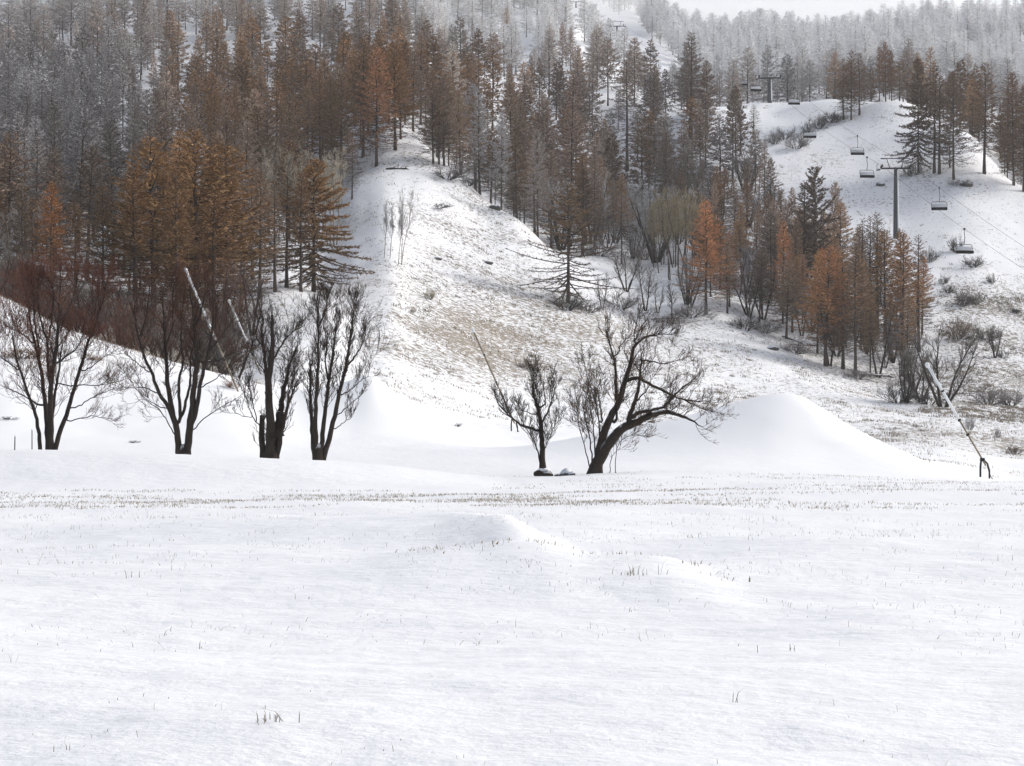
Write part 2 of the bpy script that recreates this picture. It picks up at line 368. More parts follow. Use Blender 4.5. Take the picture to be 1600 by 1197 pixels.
woods = ((YY > forest_near(PX)) & (PX < 1000)) | ((YY > forest_near(PX)) & (YY < belt_far(PX)) & (PX >= 1000)) | (YY > back_near(PX))
G += woods * .12
G *= (1 - sstep(560, 700, YY) * .7)
G *= calm
lm = left_mound * sstep(105, 120, YY) * (1 - sstep(120, 240, PX)); G += lm * .34; TN += lm * .7
strip = sstep(44, 47, YY) * (1 - sstep(54, 57.5, YY)); G += strip * (.13 + .14 * vnoise(XX * .2, YY * .5, 9)); TN += strip * .6
G += sstep(120, 128, YY) * (1 - sstep(150, 170, YY)) * (1 - sstep(520, 600, PX)) * .15
G += .55 * sstep(121, 128, YY) * (1 - sstep(190, 230, YY)) * (1 - sstep(330, 410, PX)) * (PX > -200)
rr = sstep(1330, 1420, PX) * sstep(97, 104, YY) * (1 - sstep(170, 200, YY)); G += rr * .22; TN += rr * .35
G += .08 * sstep(9, 20, YY) * (YY < 44) * sstep(.45, .7, vnoise(XX * .35, YY * .5, 77))
rough = np.clip(calm * (.75 + .25 * sstep(100, 160, YY)), .12, 1)
ii = (np.arange(len(rows) - 1)[:, None] * len(SX) + np.arange(len(SX) - 1)[None, :]).ravel()
Q = np.stack([ii, ii + 1, ii + 1 + len(SX), ii + len(SX)], 1)
V = np.stack([XX, YY, ZZ], -1).reshape(-1, 3)
ground = link('ground', mesh_np('ground', V, Q, None, {'grassy': ('POINT', 'FLOAT', np.clip(G, 0, 1)), 'tan': ('POINT', 'FLOAT', np.clip(TN, 0, 1)), 'rough': ('POINT', 'FLOAT', rough)}, True), M['ground'])
tag(ground, 'snow covered valley floor, snow heaps and hillsides with dry grass showing through', 'ground', kind='structure')

# ------------------------------------------------------------------ larches
def larch_arrays(seed, H=16., R=.165, n=130, t0=.16, dens=12., tw=(.35, .75), w=.07, bare=.35, lean=0.0, brr=.035, droop=1.0, irr=.13):
    r = np.random.default_rng(seed)
    tr = MB(); k = 9; zs = np.linspace(0, H, k)
    bx = lean * zs + .004 * H * np.cumsum(r.normal(0, .35, k)); by = .004 * H * np.cumsum(r.normal(0, .35, k)); bx -= bx[0]; by -= by[0]
    P = np.stack([bx, by, zs], 1); P[0, 2] = -.6
    rad = .0095 * H * (1 - zs / H) ** .8 + .012; rad[0] *= 1.35
    tr.tube(P, rad, 7)
    cr = MB(); az = r.random() * 6
    for b in range(n):
        t = t0 + (1 - t0) * (b + r.random()) / n; u = (t - t0) / (1 - t0)
        az += 2.4 + r.normal(0, .35)
        L = R * H * ((1 - u) ** .82) * min(1, .55 + u * 4) * (r.uniform(.4, 1.2) if r.random() > .12 else r.uniform(1.1, 1.4)) + .22
        c = np.array([np.interp(t * H, zs, bx), np.interp(t * H, zs, by), t * H])
        a0 = (-.42 * droop * (1 - u) + .55 * u) + r.normal(0, irr)
        d = np.array([math.cos(az), math.sin(az), 0]); s = np.linspace(0, 1, 5)
        side = np.array([-d[1], d[0], 0]); sw = r.normal(0, .12)
        B = c + (L * s)[:, None] * d + np.outer(L * (a0 * s + .34 * s ** 2 * (1 - .5 * u)), [0, 0, 1]) + np.outer(L * sw * s ** 2, side)
        nd = 1 - sstep(bare - .12, bare + .2, u)          # bare woody lower boughs
        cr.tube(B, (brr * (1 - .75 * s)) * (.5 + .5 * L / (R * H)) + .008, 3, tone=.0, cap=False)
        m = int(L * dens * r.uniform(.75, 1.25) * (1 - .45 * nd)) + 2
        q = r.uniform(.12, 1.03, m) ** .8; q = np.clip(q, 0, 1)
        pp = np.stack([np.interp(q, s, B[:, i]) for i in range(3)], 1)
        tang = (B[-1] - B[0]) / np.linalg.norm(B[-1] - B[0])
        sg = np.where(r.random(m) < .5, -1, 1)
        dirs = tang * r.uniform(.25, .9, m)[:, None] + side * (sg * r.uniform(.2, .9, m))[:, None] + np.array([0, 0, 1]) * r.normal(-.12 + .35 * u, .38, m)[:, None]
        dirs /= np.linalg.norm(dirs, axis=1)[:, None]
        ln = r.uniform(tw[0], tw[1], m) * (.55 + .45 * (1 - q)) * min(1, .45 + L / 1.6)
        wv = np.cross(dirs, r.normal(0, 1, (m, 3))); wv /= np.linalg.norm(wv, axis=1)[:, None] + 1e-6
        ww = w * r.uniform(.6, 1.3, m) * (1 - .45 * nd)
        tip = pp + dirs * ln[:, None]; mid = pp + dirs * (ln * .55)[:, None]
        VV = np.stack([pp, mid - wv * ww[:, None] * .5, tip, mid + wv * ww[:, None] * .5], 1).reshape(-1, 3)
        QQ = np.arange(m * 4).reshape(-1, 4)
        cr.add(VV, QQ, None, tone=np.clip(r.uniform(.6, 1.0, m) * (.45 + .55 * u ** .6) * (1 - nd) + nd * r.uniform(.05, .5, m), 0, 1))
    return tr, cr
PARK = (0, -30, 0)
LARCH = {}
def larch_proto(key, **kw):
    tr, cr = larch_arrays(**kw); LARCH[key] = (tr.mesh('trunk', True), cr.mesh('crown'), kw.get('H', 16.))
    LARCH[key][0].materials.append(M['larch_bark']); LARCH[key][1].materials.append(M['needle'])
for i in range(6): larch_proto('dense%d' % i, seed=10 + i, R=.185 + .008 * i, n=165, dens=22, t0=.12 + .015 * i, bare=.14, w=.095, lean=(-.01, .012, 0, .02, -.03, .035)[i])
for i in range(6): larch_proto('tall%d' % i, seed=20 + i, R=.145 + .009 * i, n=140, dens=21, t0=.14 + .03 * i, bare=.22, w=.09, lean=(.01, -.01, .015, 0, .04, -.03)[i])
for i in range(3): larch_proto('thin%d' % i, seed=30 + i, R=.125 + .012 * i, n=110, dens=13, t0=.14 + .05 * i, bare=.34, w=.07)
for i in range(3): larch_proto('bough%d' % i, seed=40 + i, R=.28 + .02 * i, n=(150, 105, 130)[i], dens=(46, 26, 36)[i], t0=.09, bare=(.24, .42, .3)[i], w=.12, brr=.085, droop=1.75, irr=.26)
LR = random.Random(5)
def place_larch(key, x, y, H, color, label, group=None, sx=1.0, z=None):
    tm, cm, H0 = LARCH[key]; z = gz(x, y) if z is None else z; s = H / H0
    t = thing('larch_tree', label, 'tree', (x, y, z), LR.uniform(0, 6.28), group); t.scale = (s * sx, s * sx, s)
    a = link('trunk', tm, None, t); b = link('crown', cm, None, t); b.color = color; a.color = color
    return t
ORANGE = (.72, .345, .15); RUST = (.60, .30, .135); GOLD = (.44, .265, .122); BROWN = (.31, .195, .112); DULL = (.235, .17, .122)
GREY = (.215, .2, .2); BEIGE = (.78, .69, .60); OLIVE = (.30, .25, .13)
taken = []; PAL = (ORANGE, RUST, GOLD, BROWN, DULL, GREY, BEIGE, OLIVE)
LIST = [  # px, base row, top row, kind, colour, frost, width, label, (distance when the foot is hidden)
 (490,456,250,'bough0',GOLD,.0,1.2,'broad golden larch with wide low boughs at the edge of the left wood',None),
 (470,456,268,'tall1',BROWN,.0,1.0,'brown larch close on the left of the broad golden larch at the wood edge',None),
 (567,246,62,'dense1',BROWN,.03,1.0,'tall brown larch at the top of the meadow ridge, left of the ridge-edge larch',None),
 (588,260,74,'dense2',RUST,.05,.95,'tall rusty larch leaning out over the bare crest of the meadow ridge',None),
 (550,312,205,'thin1',BROWN,.05,1.1,'slim dark larch on the slope under the ridge-top pair',None),
 (677,256,112,'dense0',BROWN,.06,.9,'left larch of the close brown trio on the crest',None),
 (686,257,128,'tall2',BROWN,.08,.9,'middle larch of the close brown trio on the crest',None),
 (694,259,120,'tall0',DULL,.1,.9,'right larch of the close brown trio on the crest',None),
 (709,222,66,'tall1',BEIGE,.25,1.0,'pale frosted larch behind the close brown trio on the crest',None),
 (741,238,132,'dense3',GREY,.38,1.1,'grey snow-dusted larch with layered boughs beside the gully bank',None),
 (800,312,130,'dense0',BROWN,.1,.95,'tall brown larch at the foot of the gully bank, leftmost of the gully edge trees',None),
 (807,303,142,'tall3',BROWN,.1,1.0,'brown larch touching the leftmost tree of the gully edge',None),
 (815,306,150,'tall0',DULL,.15,1.0,'dull larch third along the gully edge',None),
 (849,330,148,'dense1',BROWN,.12,.85,'tall larch with twin dark stems beside it at the gully edge',None),
 (856,332,155,'tall2',BROWN,.15,.9,'slim companion on the right of the twin stemmed larch at the gully edge',None),
 (893,352,120,'tall1',(.2,.12,.08),.12,.85,'very tall slim larch rising straight behind the lone larch with drooping boughs',None),
 (888,474,292,'bough1',(.17,.11,.06),.02,1.25,'lone larch with long drooping bare boughs at the lower right edge of the meadow',None),
 (1103,492,314,'dense2',ORANGE,.04,1.05,'bright orange larch alone in front of the grey thicket, left end of the belt',None),
 (1223,506,347,'dense0',ORANGE,.04,.75,'narrow pointed orange larch in the middle of the tree belt',None),
 (1290,572,388,'dense3',RUST,.03,1.25,'broad rusty orange larch at the front of the tree belt',None),
 (1273,470,262,'bough2',(.12,.085,.058),.08,.72,'large dark brown larch standing up above the tree belt',None),
 (1255,470,285,'tall0',(.12,.085,.058),.08,1.0,'dark brown larch at the left shoulder of the largest belt larch',None),
 (1317,577,394,'tall1',GOLD,.04,1.1,'golden brown larch just right of the broad rusty larch',None),
 (1337,588,386,'tall2',BROWN,.04,1.0,'brown larch in the belt with its foot by the fallen log',None),
 (1347,525,343,'thin0',DULL,.12,1.2,'thin grey topped larch, leftmost of the spiky tops under the near lift pylon',None),
 (1360,523,338,'thin1',DULL,.12,1.2,'thin grey topped larch, second of the spiky tops under the near lift pylon',None),
 (1371,522,334,'thin2',DULL,.12,1.2,'thin grey topped larch, third and tallest of the spiky tops under the near lift pylon',None),
 (1383,532,362,'tall3',GOLD,.03,1.2,'golden larch directly below the foot of the near lift pylon',None),
 (1410,588,366,'tall0',(.27,.14,.065),.03,1.05,'golden brown larch with a straight dark trunk right of the near lift pylon foot',None),
 (1436,550,368,'thin1',BROWN,.1,1.3,'thin larch at the right end of the tree belt with sparse pale twigs',None),
 (1238,520,400,'tall2',BROWN,.04,1.1,'low brown larch right behind the narrow pointed orange larch',None),
 (1205,470,330,'tall3',DULL,.1,1.1,'dull larch above the bare bushes left of the narrow orange larch',None),
 (1140,480,362,'dense1',(.22,.10,.06),.05,.9,'short reddish larch behind the right side of the bright orange larch',None),
 (1435,271,92,'bough0',(.14,.092,.06),.04,.62,'tall dark larch, leftmost and thickest of the row right of the near lift pylon',None),
 (1460,271,104,'tall1',(.15,.10,.062),.04,1.05,'second tall larch of the row right of the near lift pylon',None),
 (1468,272,124,'thin2',BROWN,.05,1.4,'third larch of the row right of the near lift pylon, slightly leaning',None),
 (1490,281,112,'dense1',(.15,.098,.06),.04,.85,'fourth larch of the row right of the near lift pylon, with a clear lower trunk',None),
 (1484,262,190,'thin0',DULL,.15,1.3,'short thin larch among the tall row right of the near lift pylon',None),
 (1538,272,100,'tall2',BROWN,.05,1.1,'tall larch standing apart on the open slope near the right edge',None),
 (1575,264,112,'thin1',BROWN,.05,1.3,'thin bending larch near the right edge, left of the last pair',None),
 (1584,290,115,'dense0',(.17,.10,.06),.04,.8,'dense brown larch at the right edge, foot on the snowy shoulder',None),
 (1600,300,135,'tall3',(.17,.10,.06),.04,1.1,'brown larch cut by the right edge of the view',None),
 (1318,187,92,'tall0',(.20,.115,.062),.05,1.2,'brown larch, leftmost of the clump on the snowy crest',None),
 (1330,188,80,'dense0',BROWN,.05,.9,'brown larch with a dark foot in the clump on the snowy crest',None),
 (1343,180,84,'tall1',BROWN,.05,1.2,'right-hand larch of the left clump on the snowy crest',None),
 (1374,159,74,'dense2',(.22,.115,.06),.04,.8,'rusty larch, left one of the three on top of the crest',None),
 (1384,159,66,'dense1',(.24,.12,.06),.04,.8,'tallest rusty larch in the middle of the three on top of the crest',None),
 (1393,158,80,'dense3',(.20,.11,.06),.04,.8,'right larch of the three on top of the crest',None),
 (1078,218,52,'tall0',(.15,.105,.075),.12,1.1,'tall dark larch at the left end of the snowy crest, left of the crest pair',None),
 (1105,213,96,'dense3',(.17,.11,.07),.08,.9,'brown larch at the left end of the snowy crest',None),
 (1157,242,164,'thin0',DULL,.12,1.7,'small bare larch below the crest, left of the two under the upper lift pylon',None),
 (1178,226,164,'thin2',DULL,.12,1.7,'small bare larch below the crest, right of the two under the upper lift pylon',None),
 (1022,262,104,'dense2',(.14,.10,.07),.1,.75,'dark larch with a drooping outline in the gap left of the crest',None),
 (980,268,96,'thin1',DULL,.2,1.4,'thin dark larch with whorled bare boughs in the snowy gap above the gully',None),
 (878,108,36,'dense0',(.28,.17,.10),.12,.8,'warm brown larch at the left side of the upper ski run',None),
 (892,112,44,'dense2',(.26,.16,.10),.15,.8,'warm brown larch right beside its twin by the upper ski run',None),
 (753,74,26,'dense1',BEIGE,.45,1.0,'pale cone shaped frosted larch above the thin snow strip',None),
 (792,82,12,'dense0',(.36,.24,.16),.3,.9,'pale orange cone shaped larch at the end of the thin snow strip',None),
 (882,60,-4,'dense3',BEIGE,.55,.8,'white frosted pointed larch against the top ski run',None),
 (78,420,285,'dense1',(.34,.165,.07),.0,.9,'orange pointed larch at the far left, above the reddish bare tree',185),
 (52,430,310,'tall0',BROWN,.0,1.2,'brown larch at the left foot of the orange pointed larch',190),
 (118,440,318,'tall3',BROWN,.02,1.3,'dull brown larch right of the orange pointed larch',188),
 (160,500,290,'dense2',(.16,.105,.06),.02,.9,'shaded brown larch left of the large golden clump',175),
 (277,500,266,'dense0',(.20,.115,.055),.0,.85,'dark cone shaped larch in the middle of the golden clump',168),
 (240,480,215,'dense3',GOLD,.0,1.35,'tall golden larch on the left of the golden clump',178),
 (310,480,205,'dense1',GOLD,.0,1.35,'tall golden larch with a pale stem, centre of the golden clump',182),
 (352,490,228,'dense2',(.23,.135,.06),.0,1.35,'golden larch on the right of the golden clump',184),
 (212,490,258,'tall1',(.22,.125,.058),.0,1.3,'lower golden larch at the left flank of the golden clump',174),
 (335,500,300,'tall2',(.21,.12,.058),.0,1.4,'lower golden brown larch at the right flank of the golden clump',176),
 (405,470,270,'tall0',BROWN,.03,1.1,'brown larch with a bare lower trunk between the golden clump and the snowy gap',205),
 (430,462,282,'thin1',BROWN,.05,1.4,'thin dark trunked larch in the snowy gap left of the broad golden larch',208),
 (448,460,262,'thin0',BROWN,.05,1.4,'thin larch with straight bare trunk next to the broad golden larch',214),
]
for (px, pb, pt, key, c, fr, w, lab, D) in LIST:
    if D is None: x, y, z = hit(px, pb, 120)
    else: x = D * (px - 800) / F; y = D; z = gz(x, y)
    H = EYE + y * (HY - pt) / F - z
    place_larch(key, x, y, H, (*(c if c in PAL else tuple(v * 1.6 for v in c)), fr * .6), lab, None, w * (1.3 if key[:3] != 'thi' else 1.1), z); taken.append((x, y))
N_NAMED = len(LIST)

# fill of the woods: positions drawn over the ground, thinned to a natural spacing
cand = []
grid = {}
def free(x, y, s):
    i, j = int(x // 8), int(y // 8)
    for a in (-1, 0, 1):
        for b in (-1, 0, 1):
            for (u, v) in grid.get((i + a, j + b), ()):
                if (u - x) ** 2 + (v - y) ** 2 < s * s: return False
    return True
def occupy(x, y): grid.setdefault((int(x // 8), int(y // 8)), []).append((x, y))
for (x, y) in taken: occupy(x, y)
pr = np.random.default_rng(11)
N = 26000; dd = np.sqrt(pr.random(N) * (980 ** 2 - 150 ** 2) + 150 ** 2); uu = pr.uniform(-180, 1780, N)
for px, D in zip(uu, dd):
    x = D * (px - 800) / F
    ok = (px < 1000 and D > forest_near(px) + 2) or (1000 <= px < 1452 and forest_near(px) + 2 < D < belt_far(px)) or (px > 600 and D > back_near(px) + 2)
    if not ok: continue
    if D > 560 and abs(x - lift_x(D)) < (13 if D < 700 else 20): continue
    if 860 < px < 1050 and 500 < D < 690 and pr.random() < .8: continue
    if 880 < px < 1050 and 420 < D <= 500 and pr.random() < .45: continue
    if 700 < px < 850 and 590 < D < 700: continue
    if 720 < px < 850 and 520 < D < 590 and pr.random() < .5: continue
    z = gz(x, D); pyb = HY - F * (z - EYE) / D
    if pyb < -60: continue
    # openings: snow shows between the trunks
    if 395 < px < 440 and 60 < pyb < 175 and vnoise(px * .06, pyb * .06, 3) > .32: continue
    if 180 < px < 250 and 180 < pyb < 222: continue
    if 395 < px < 475 and 370 < pyb < 470 and pr.random() < .55: continue
    if 960 < px < 1030 and 340 < pyb < 400: continue
    if 870 < px < 1000 and 15 < pyb < 100 and D > 540 and vnoise(x * .05, D * .02, 8) > .45: continue
    if 940 < px < 1040 and 120 < pyb < 250 and pr.random() < .62: continue
    if 1005 < px < 1090 and D < 335: continue
    if 395 < px < 480 and D < 262: continue
    if 470 <= px < 575 and D < 292: continue
    if 140 < px < 385 and D < 192: continue
    if px <= 140 and D < 178: continue
    if 960 < px < 1110 and 262 < D < 292: continue
    dens = vnoise(x * .05, D * .05, 55)
    sp = (3.4 if (px > 1090 and D < 340) else 5.4 if D < 330 else (6.6 if px < 640 else 7.4) if D < 500 else 8.6) * (1.25 - .5 * dens)
    if not free(x, D, sp): continue
    occupy(x, D); cand.append((x, D, z, px, pyb))
def tree_look(x, D, z, px, pyb):
    q = vnoise(x * .04, D * .04, 91) * .7 + pr.random() * .3
    if px < 640:
        q = q + .08
        bluish = (1 - sstep(150, 330, px)) * (sstep(195, 240, D)) * (1 - sstep(430, 520, D) * .6)
        base = np.array(BROWN) * (.75 + .6 * q) if q > .35 else np.array(DULL)
        if q > .68: base = np.array((.42, .25, .12))
        base = base * (1 - bluish) + np.array(GREY) * bluish
        fr = .0 + .13 * bluish + .5 * float(sstep(400, 700, D))
    elif px < 1040 or (px < 1452 and D < 430):
        base = np.array(DULL) if q < .5 else np.array(BROWN)
        if q < .3: base = np.array(GREY)
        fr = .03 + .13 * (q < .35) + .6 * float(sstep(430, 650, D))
        if px > 1040: fr = .02 + .06 * (q < .4)
        if px > 1085 and D < 305: base = np.array((GOLD, RUST, BROWN, GOLD, DULL)[pr.integers(5)]); fr = .02
    else:
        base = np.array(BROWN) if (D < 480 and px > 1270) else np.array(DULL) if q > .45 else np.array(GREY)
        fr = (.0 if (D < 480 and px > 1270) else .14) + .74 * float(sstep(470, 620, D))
    k = float(sstep(470 if px > 640 else 540, 720, D)); base = base * (1 - k) + (np.array(BEIGE) if q > .4 else np.array((.78, .77, .77))) * k  # paler with distance: rime, plus distance haze put into the colour
    base = base * float(np.clip(pr.lognormal(0, .28), .55, 1.7)); base = np.minimum(base, .8)
    return base, min(max(fr + pr.normal(0, .06), 0), .9)
cand.sort(key=lambda c: c[1])
near = []; far = []
for c in cand:
    px, pyb, D = c[3], c[4], c[1]
    (near if (len(near) < 300 - N_NAMED and -10 < px < 1610 and pyb < 640) else far).append(c)
def region(px, D, fr, z):
    """What a filler tree looks like and where it stands, for its label."""
    if px < 640:
        if D < 215: return 'brown larch in the dense front stand of the left wood, behind the bare stream trees', 'larches at the front of the left wood'
        if px < 230: return 'grey leafless larch in the shaded hollow of the left wood', 'grey larches in the shaded hollow'
        return 'brown larch in the dense wood covering the left hillside', 'larches on the left hillside'
    if px < 1000: return 'brownish grey larch in the wooded gully right of the meadow ridge', 'larches in the gully'
    if D < 300: return 'brown larch in the front rows of the tree belt below the lift', 'larches in the front of the tree belt'
    if D < 400: return 'dark grey larch in the thicket below the snowy crest', 'larches in the thicket below the crest'
    return 'brown larch in the wood rising behind the snowy crest', 'larches behind the crest'
keysN = ['dense%d' % i for i in range(6)] * 2 + ['tall%d' % i for i in range(6)] * 3 + ['thin%d' % i for i in range(3)]
for (x, D, z, px, pyb) in near:
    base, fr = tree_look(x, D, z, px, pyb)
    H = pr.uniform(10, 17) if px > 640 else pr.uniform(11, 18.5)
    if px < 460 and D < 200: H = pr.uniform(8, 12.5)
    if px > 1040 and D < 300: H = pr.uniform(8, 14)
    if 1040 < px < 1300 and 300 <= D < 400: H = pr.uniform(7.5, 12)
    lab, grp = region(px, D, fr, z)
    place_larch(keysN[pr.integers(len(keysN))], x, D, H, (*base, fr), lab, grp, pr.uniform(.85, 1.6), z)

# the rest of the wood, further off: one object
LOD = []
for i in range(6):
    tr, cr = larch_arrays(seed=60 + i, R=.165 + .014 * i, n=84, dens=9.5, tw=(.8, 1.3), w=.22, t0=.12 + .03 * i, bare=.12, brr=.05)
    def cat(b):
        V = np.concatenate(b.V); T = np.concatenate(b.T) if b.T else np.zeros((0, 3), int)
        return V, np.concatenate(b.Q), T, np.concatenate(b.qa)
    LOD.append((cat(tr), cat(cr)))
VV = []; QQ = []; tone = []; colr = []; off = 0
for (x, D, z, px, pyb) in far:
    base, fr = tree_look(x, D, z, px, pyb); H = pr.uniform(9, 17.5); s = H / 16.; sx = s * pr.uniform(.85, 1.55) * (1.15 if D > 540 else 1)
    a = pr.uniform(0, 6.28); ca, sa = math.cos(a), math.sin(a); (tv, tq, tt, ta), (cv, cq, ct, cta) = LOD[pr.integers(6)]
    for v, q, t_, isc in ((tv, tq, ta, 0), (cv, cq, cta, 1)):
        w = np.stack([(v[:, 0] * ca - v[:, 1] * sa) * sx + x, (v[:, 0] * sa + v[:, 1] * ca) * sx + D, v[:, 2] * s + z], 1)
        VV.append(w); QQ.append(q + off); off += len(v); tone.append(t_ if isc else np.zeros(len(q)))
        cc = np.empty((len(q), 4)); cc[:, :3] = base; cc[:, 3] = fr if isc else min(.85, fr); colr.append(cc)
if VV:
    Qf = np.concatenate(QQ)
    forest = link('larch_forest', mesh_np('larch_forest', np.concatenate(VV), Qf, None, {'tone': ('FACE', 'FLOAT', np.concatenate(tone)), 'rnd': ('FACE', 'FLOAT', rng.random(len(Qf))), 'col': ('FACE', 'FLOAT_COLOR', np.concatenate(colr))}), M['forest'])
    tag(forest, 'far larch forest climbing to the misty ridge, frosted and haze-tinted white towards the top', 'forest', kind='stuff')
print('larches', N_NAMED, len(near), len(far))

# ------------------------------------------------------------------ bare broadleaf trees
def smooth_path(P, n):
    P = np.asarray(P, float); t = np.concatenate([[0], np.cumsum(np.linalg.norm(np.diff(P, axis=0), axis=1))])
    q = np.linspace(0, t[-1], n); L = np.stack([np.interp(q, t, P[:, i]) for i in range(3)], 1)
    for _ in range(2):
        L[1:-1] = .25 * L[:-2] + .5 * L[1:-1] + .25 * L[2:]
    return L
def grow(mb, r, p, d, L, rad, level, tone, spread=.75, up=.18, kids=5, kmin=.25, sides=3):
    n = 5 if level > 0 else 4; P = [np.array(p)]; d = d / np.linalg.norm(d)
    for i in range(n - 1):
        d = d + r.normal(0, .16, 3) + np.array([0, 0, up * .5]); d /= np.linalg.norm(d); P.append(P[-1] + d * L / (n - 1))
    P = np.array(P); mb.tube(P, np.linspace(rad, max(rad * .3, .004), n), sides, tone=tone, cap=False)
    if level <= 0: return
    for k in range(max(1, int(round(kids * r.uniform(.7, 1.3))))):
        s = r.uniform(kmin, 1.0) * (n - 1); i = min(int(s), n - 2); q = P[i] + (P[i + 1] - P[i]) * (s - i)
        t = P[i + 1] - P[i]; t /= np.linalg.norm(t); o = np.cross(t, r.normal(0, 1, 3)); o /= np.linalg.norm(o) + 1e-6
        dd_ = t + o * spread * r.uniform(.5, 1.3) + np.array([0, 0, up])
        grow(mb, r, q, dd_, L * r.uniform(.35, .65), max(rad * .5, .005), level - 1, min(1, tone + .33), spread, up, kids, kmin, 3)
def traced_tree(seed, label, base, D, off, sc, stems, color, twl=1.0, dens=1.0, up=.2, ydepth=1.0, frost=0.0, fan=0, bole=0.0):
    """Multi-stemmed tree. stems: (points in a crop of the photo, base radius m, tip radius m); depth is spread behind and before."""
    r = np.random.default_rng(seed); x0, y0 = (base[0] - 800) * D / F, D; z0 = gz(x0, y0)
    t = thing('bare_tree', label, 'tree', (x0, y0, z0), 0, None); tr = MB(); cr = MB(); m = D / F
    O = np.array([x0, y0, z0])
    paths = []
    for (pts, r0, r1) in stems:
        W = []; tilt = r.uniform(-1, 1) * ydepth; tot = len(pts) - 1
        for i, (a, b) in enumerate(pts):
            px, py = off[0] + a / sc, off[1] + b / sc; w = at(px, py, D); w[1] = D
            h = max(0, w[2] - z0); W.append([w, h, i / tot])
        # a branch that starts on an earlier stem keeps that stem's depth there
        dy0 = 0; root = None
        if paths and W[0][1] > 1.3:
            best = min(((np.hypot(q[0] - W[0][0][0], q[2] - .15 - W[0][0][2]), q[1] - D, q) for P in paths for q in P), key=lambda e: e[0])
            if best[0] < .7: dy0 = best[1]; root = best[2]
        P = []
        for w, h, f in W:
            w[1] = D + dy0 + tilt * f * (abs(W[-1][1] - W[0][1]) * .28 + .25); P.append(w)
        if W[0][1] <= 1.3 and W[0][1] > -1: P.insert(0, np.array([P[0][0] * .85 + x0 * .15, P[0][1], z0 - .25]))
        if root is not None: P.insert(0, np.array(root))
        P = smooth_path(P, max(8, len(P) * 3))
        n = len(P); k = np.linspace(0, 1, n); wob = r.normal(0, .014, (n, 3)); wob[0] = 0
        P = P + wob; paths.append(P)
        rad = r0 * (1 - k) ** .9 + r1 * k
        if r0 > .12: rad[0] *= 1.25; rad[1] *= 1.1
        tr.tube(P - O, rad, 8 if r0 > .05 else 5)
        Ls = np.linalg.norm(P[-1] - P[0]); nb = int(Ls * 5.6 * dens * (1 if r1 < .04 else .6))
        for b in range(nb):
            s = r.uniform(.32, 1.0) ** .8 * (n - 1); i = min(int(s), n - 2); q = P[i] + (P[i + 1] - P[i]) * (s - i)
            tt = P[i + 1] - P[i]; tt /= np.linalg.norm(tt); o = np.cross(tt, r.normal(0, 1, 3)); o /= np.linalg.norm(o) + 1e-6
            L = r.uniform(.5, 1.25) * twl * (1.15 - .35 * s / n)
            grow(cr, r, q - O, tt * .8 + o * r.uniform(.4, 1.0) + np.array([0, 0, up]), L, max(.006, min(.016, rad[i] * .36)), 2, .0, .8, up, 4.6)
        # leading twigs at the tip
        if r1 < .04:
            for b in range(2): grow(cr, r, P[-1] - O, (P[-1] - P[-2]) / np.linalg.norm(P[-1] - P[-2]) + r.normal(0, .3, 3), r.uniform(.5, 1.0) * twl, .008, 2, .3, .8, up, 4)
    if bole: tr.tube([[0, 0, -.4], [0, 0, .25], [0, .0, .75], [0, 0, 1.15]], [bole * 1.25, bole * 1.05, bole * .9, bole * .5], 11)
    zmax = max(P[-1][2] for P in paths)
    for b in range(fan):                       # dense fine shoots of the upper crown
        P = paths[r.integers(len(paths))]
        if P[-1][2] - z0 < .5 * (zmax - z0): continue
        i = int(len(P) * r.uniform(.55, .98)); q = P[i] - O
        if q[2] < .42 * (zmax - z0): continue
        L = min(r.uniform(.9, 1.9), max(.3, (zmax + .25 - z0 - q[2]) * r.uniform(.7, 1.1)))
        grow(cr, r, q, np.array([r.normal(0, .75), r.normal(0, .5), 1.0]), L, .0065, 2, .55, .75, .18, 6)
    tm = link('trunk', tr.mesh('trunk', True), M['bark'], t); cm = link('crown', cr.mesh('crown'), M['dark_twig'], t); cm.color = (*color, frost)
    return t
T1 = [([(228,1125),(215,980),(185,880),(150,790),(110,680),(80,560),(65,480)],.10,.02),([(275,1125),(260,1000),(240,830),(210,640),(175,540),(145,430),(125,320),(110,220)],.13,.015),
 ([(285,1125),(295,950),(300,780),(330,660),(355,520),(375,420),(385,310),(400,160)],.16,.015),([(275,1125),(300,950),(325,800),(350,680),(372,540)],.11,.02),
 ([(312,1125),(345,1000),(380,890),(420,740),(450,620),(485,500),(505,400),(515,280),(520,160)],.12,.015),([(300,780),(285,620),(290,520),(255,430),(240,350),(225,230)],.07,.015),
 ([(290,520),(310,400),(320,280),(315,150)],.05,.012),([(215,890),(160,850),(90,815),(0,780)],.05,.012),([(110,690),(50,640),(0,600),(-60,570)],.04,.012),([(370,980),(440,960),(510,938),(570,955)],.03,.01),
 ([(390,905),(470,870),(530,830),(640,790)],.03,.01),([(440,700),(530,640),(600,590),(640,570)],.03,.01),([(330,660),(420,590),(470,540),(480,470)],.05,.012),([(350,770),(470,770),(590,770),(690,745)],.03,.01),
 ([(175,540),(130,490),(60,450),(0,420)],.04,.012),([(125,330),(90,230),(60,150)],.04,.01),([(485,500),(540,380),(580,260),(610,150)],.04,.012),([(375,420),(430,330),(450,230),(460,120)],.04,.012),([(210,640),(190,400),(200,280),(190,150)],.05,.012)]
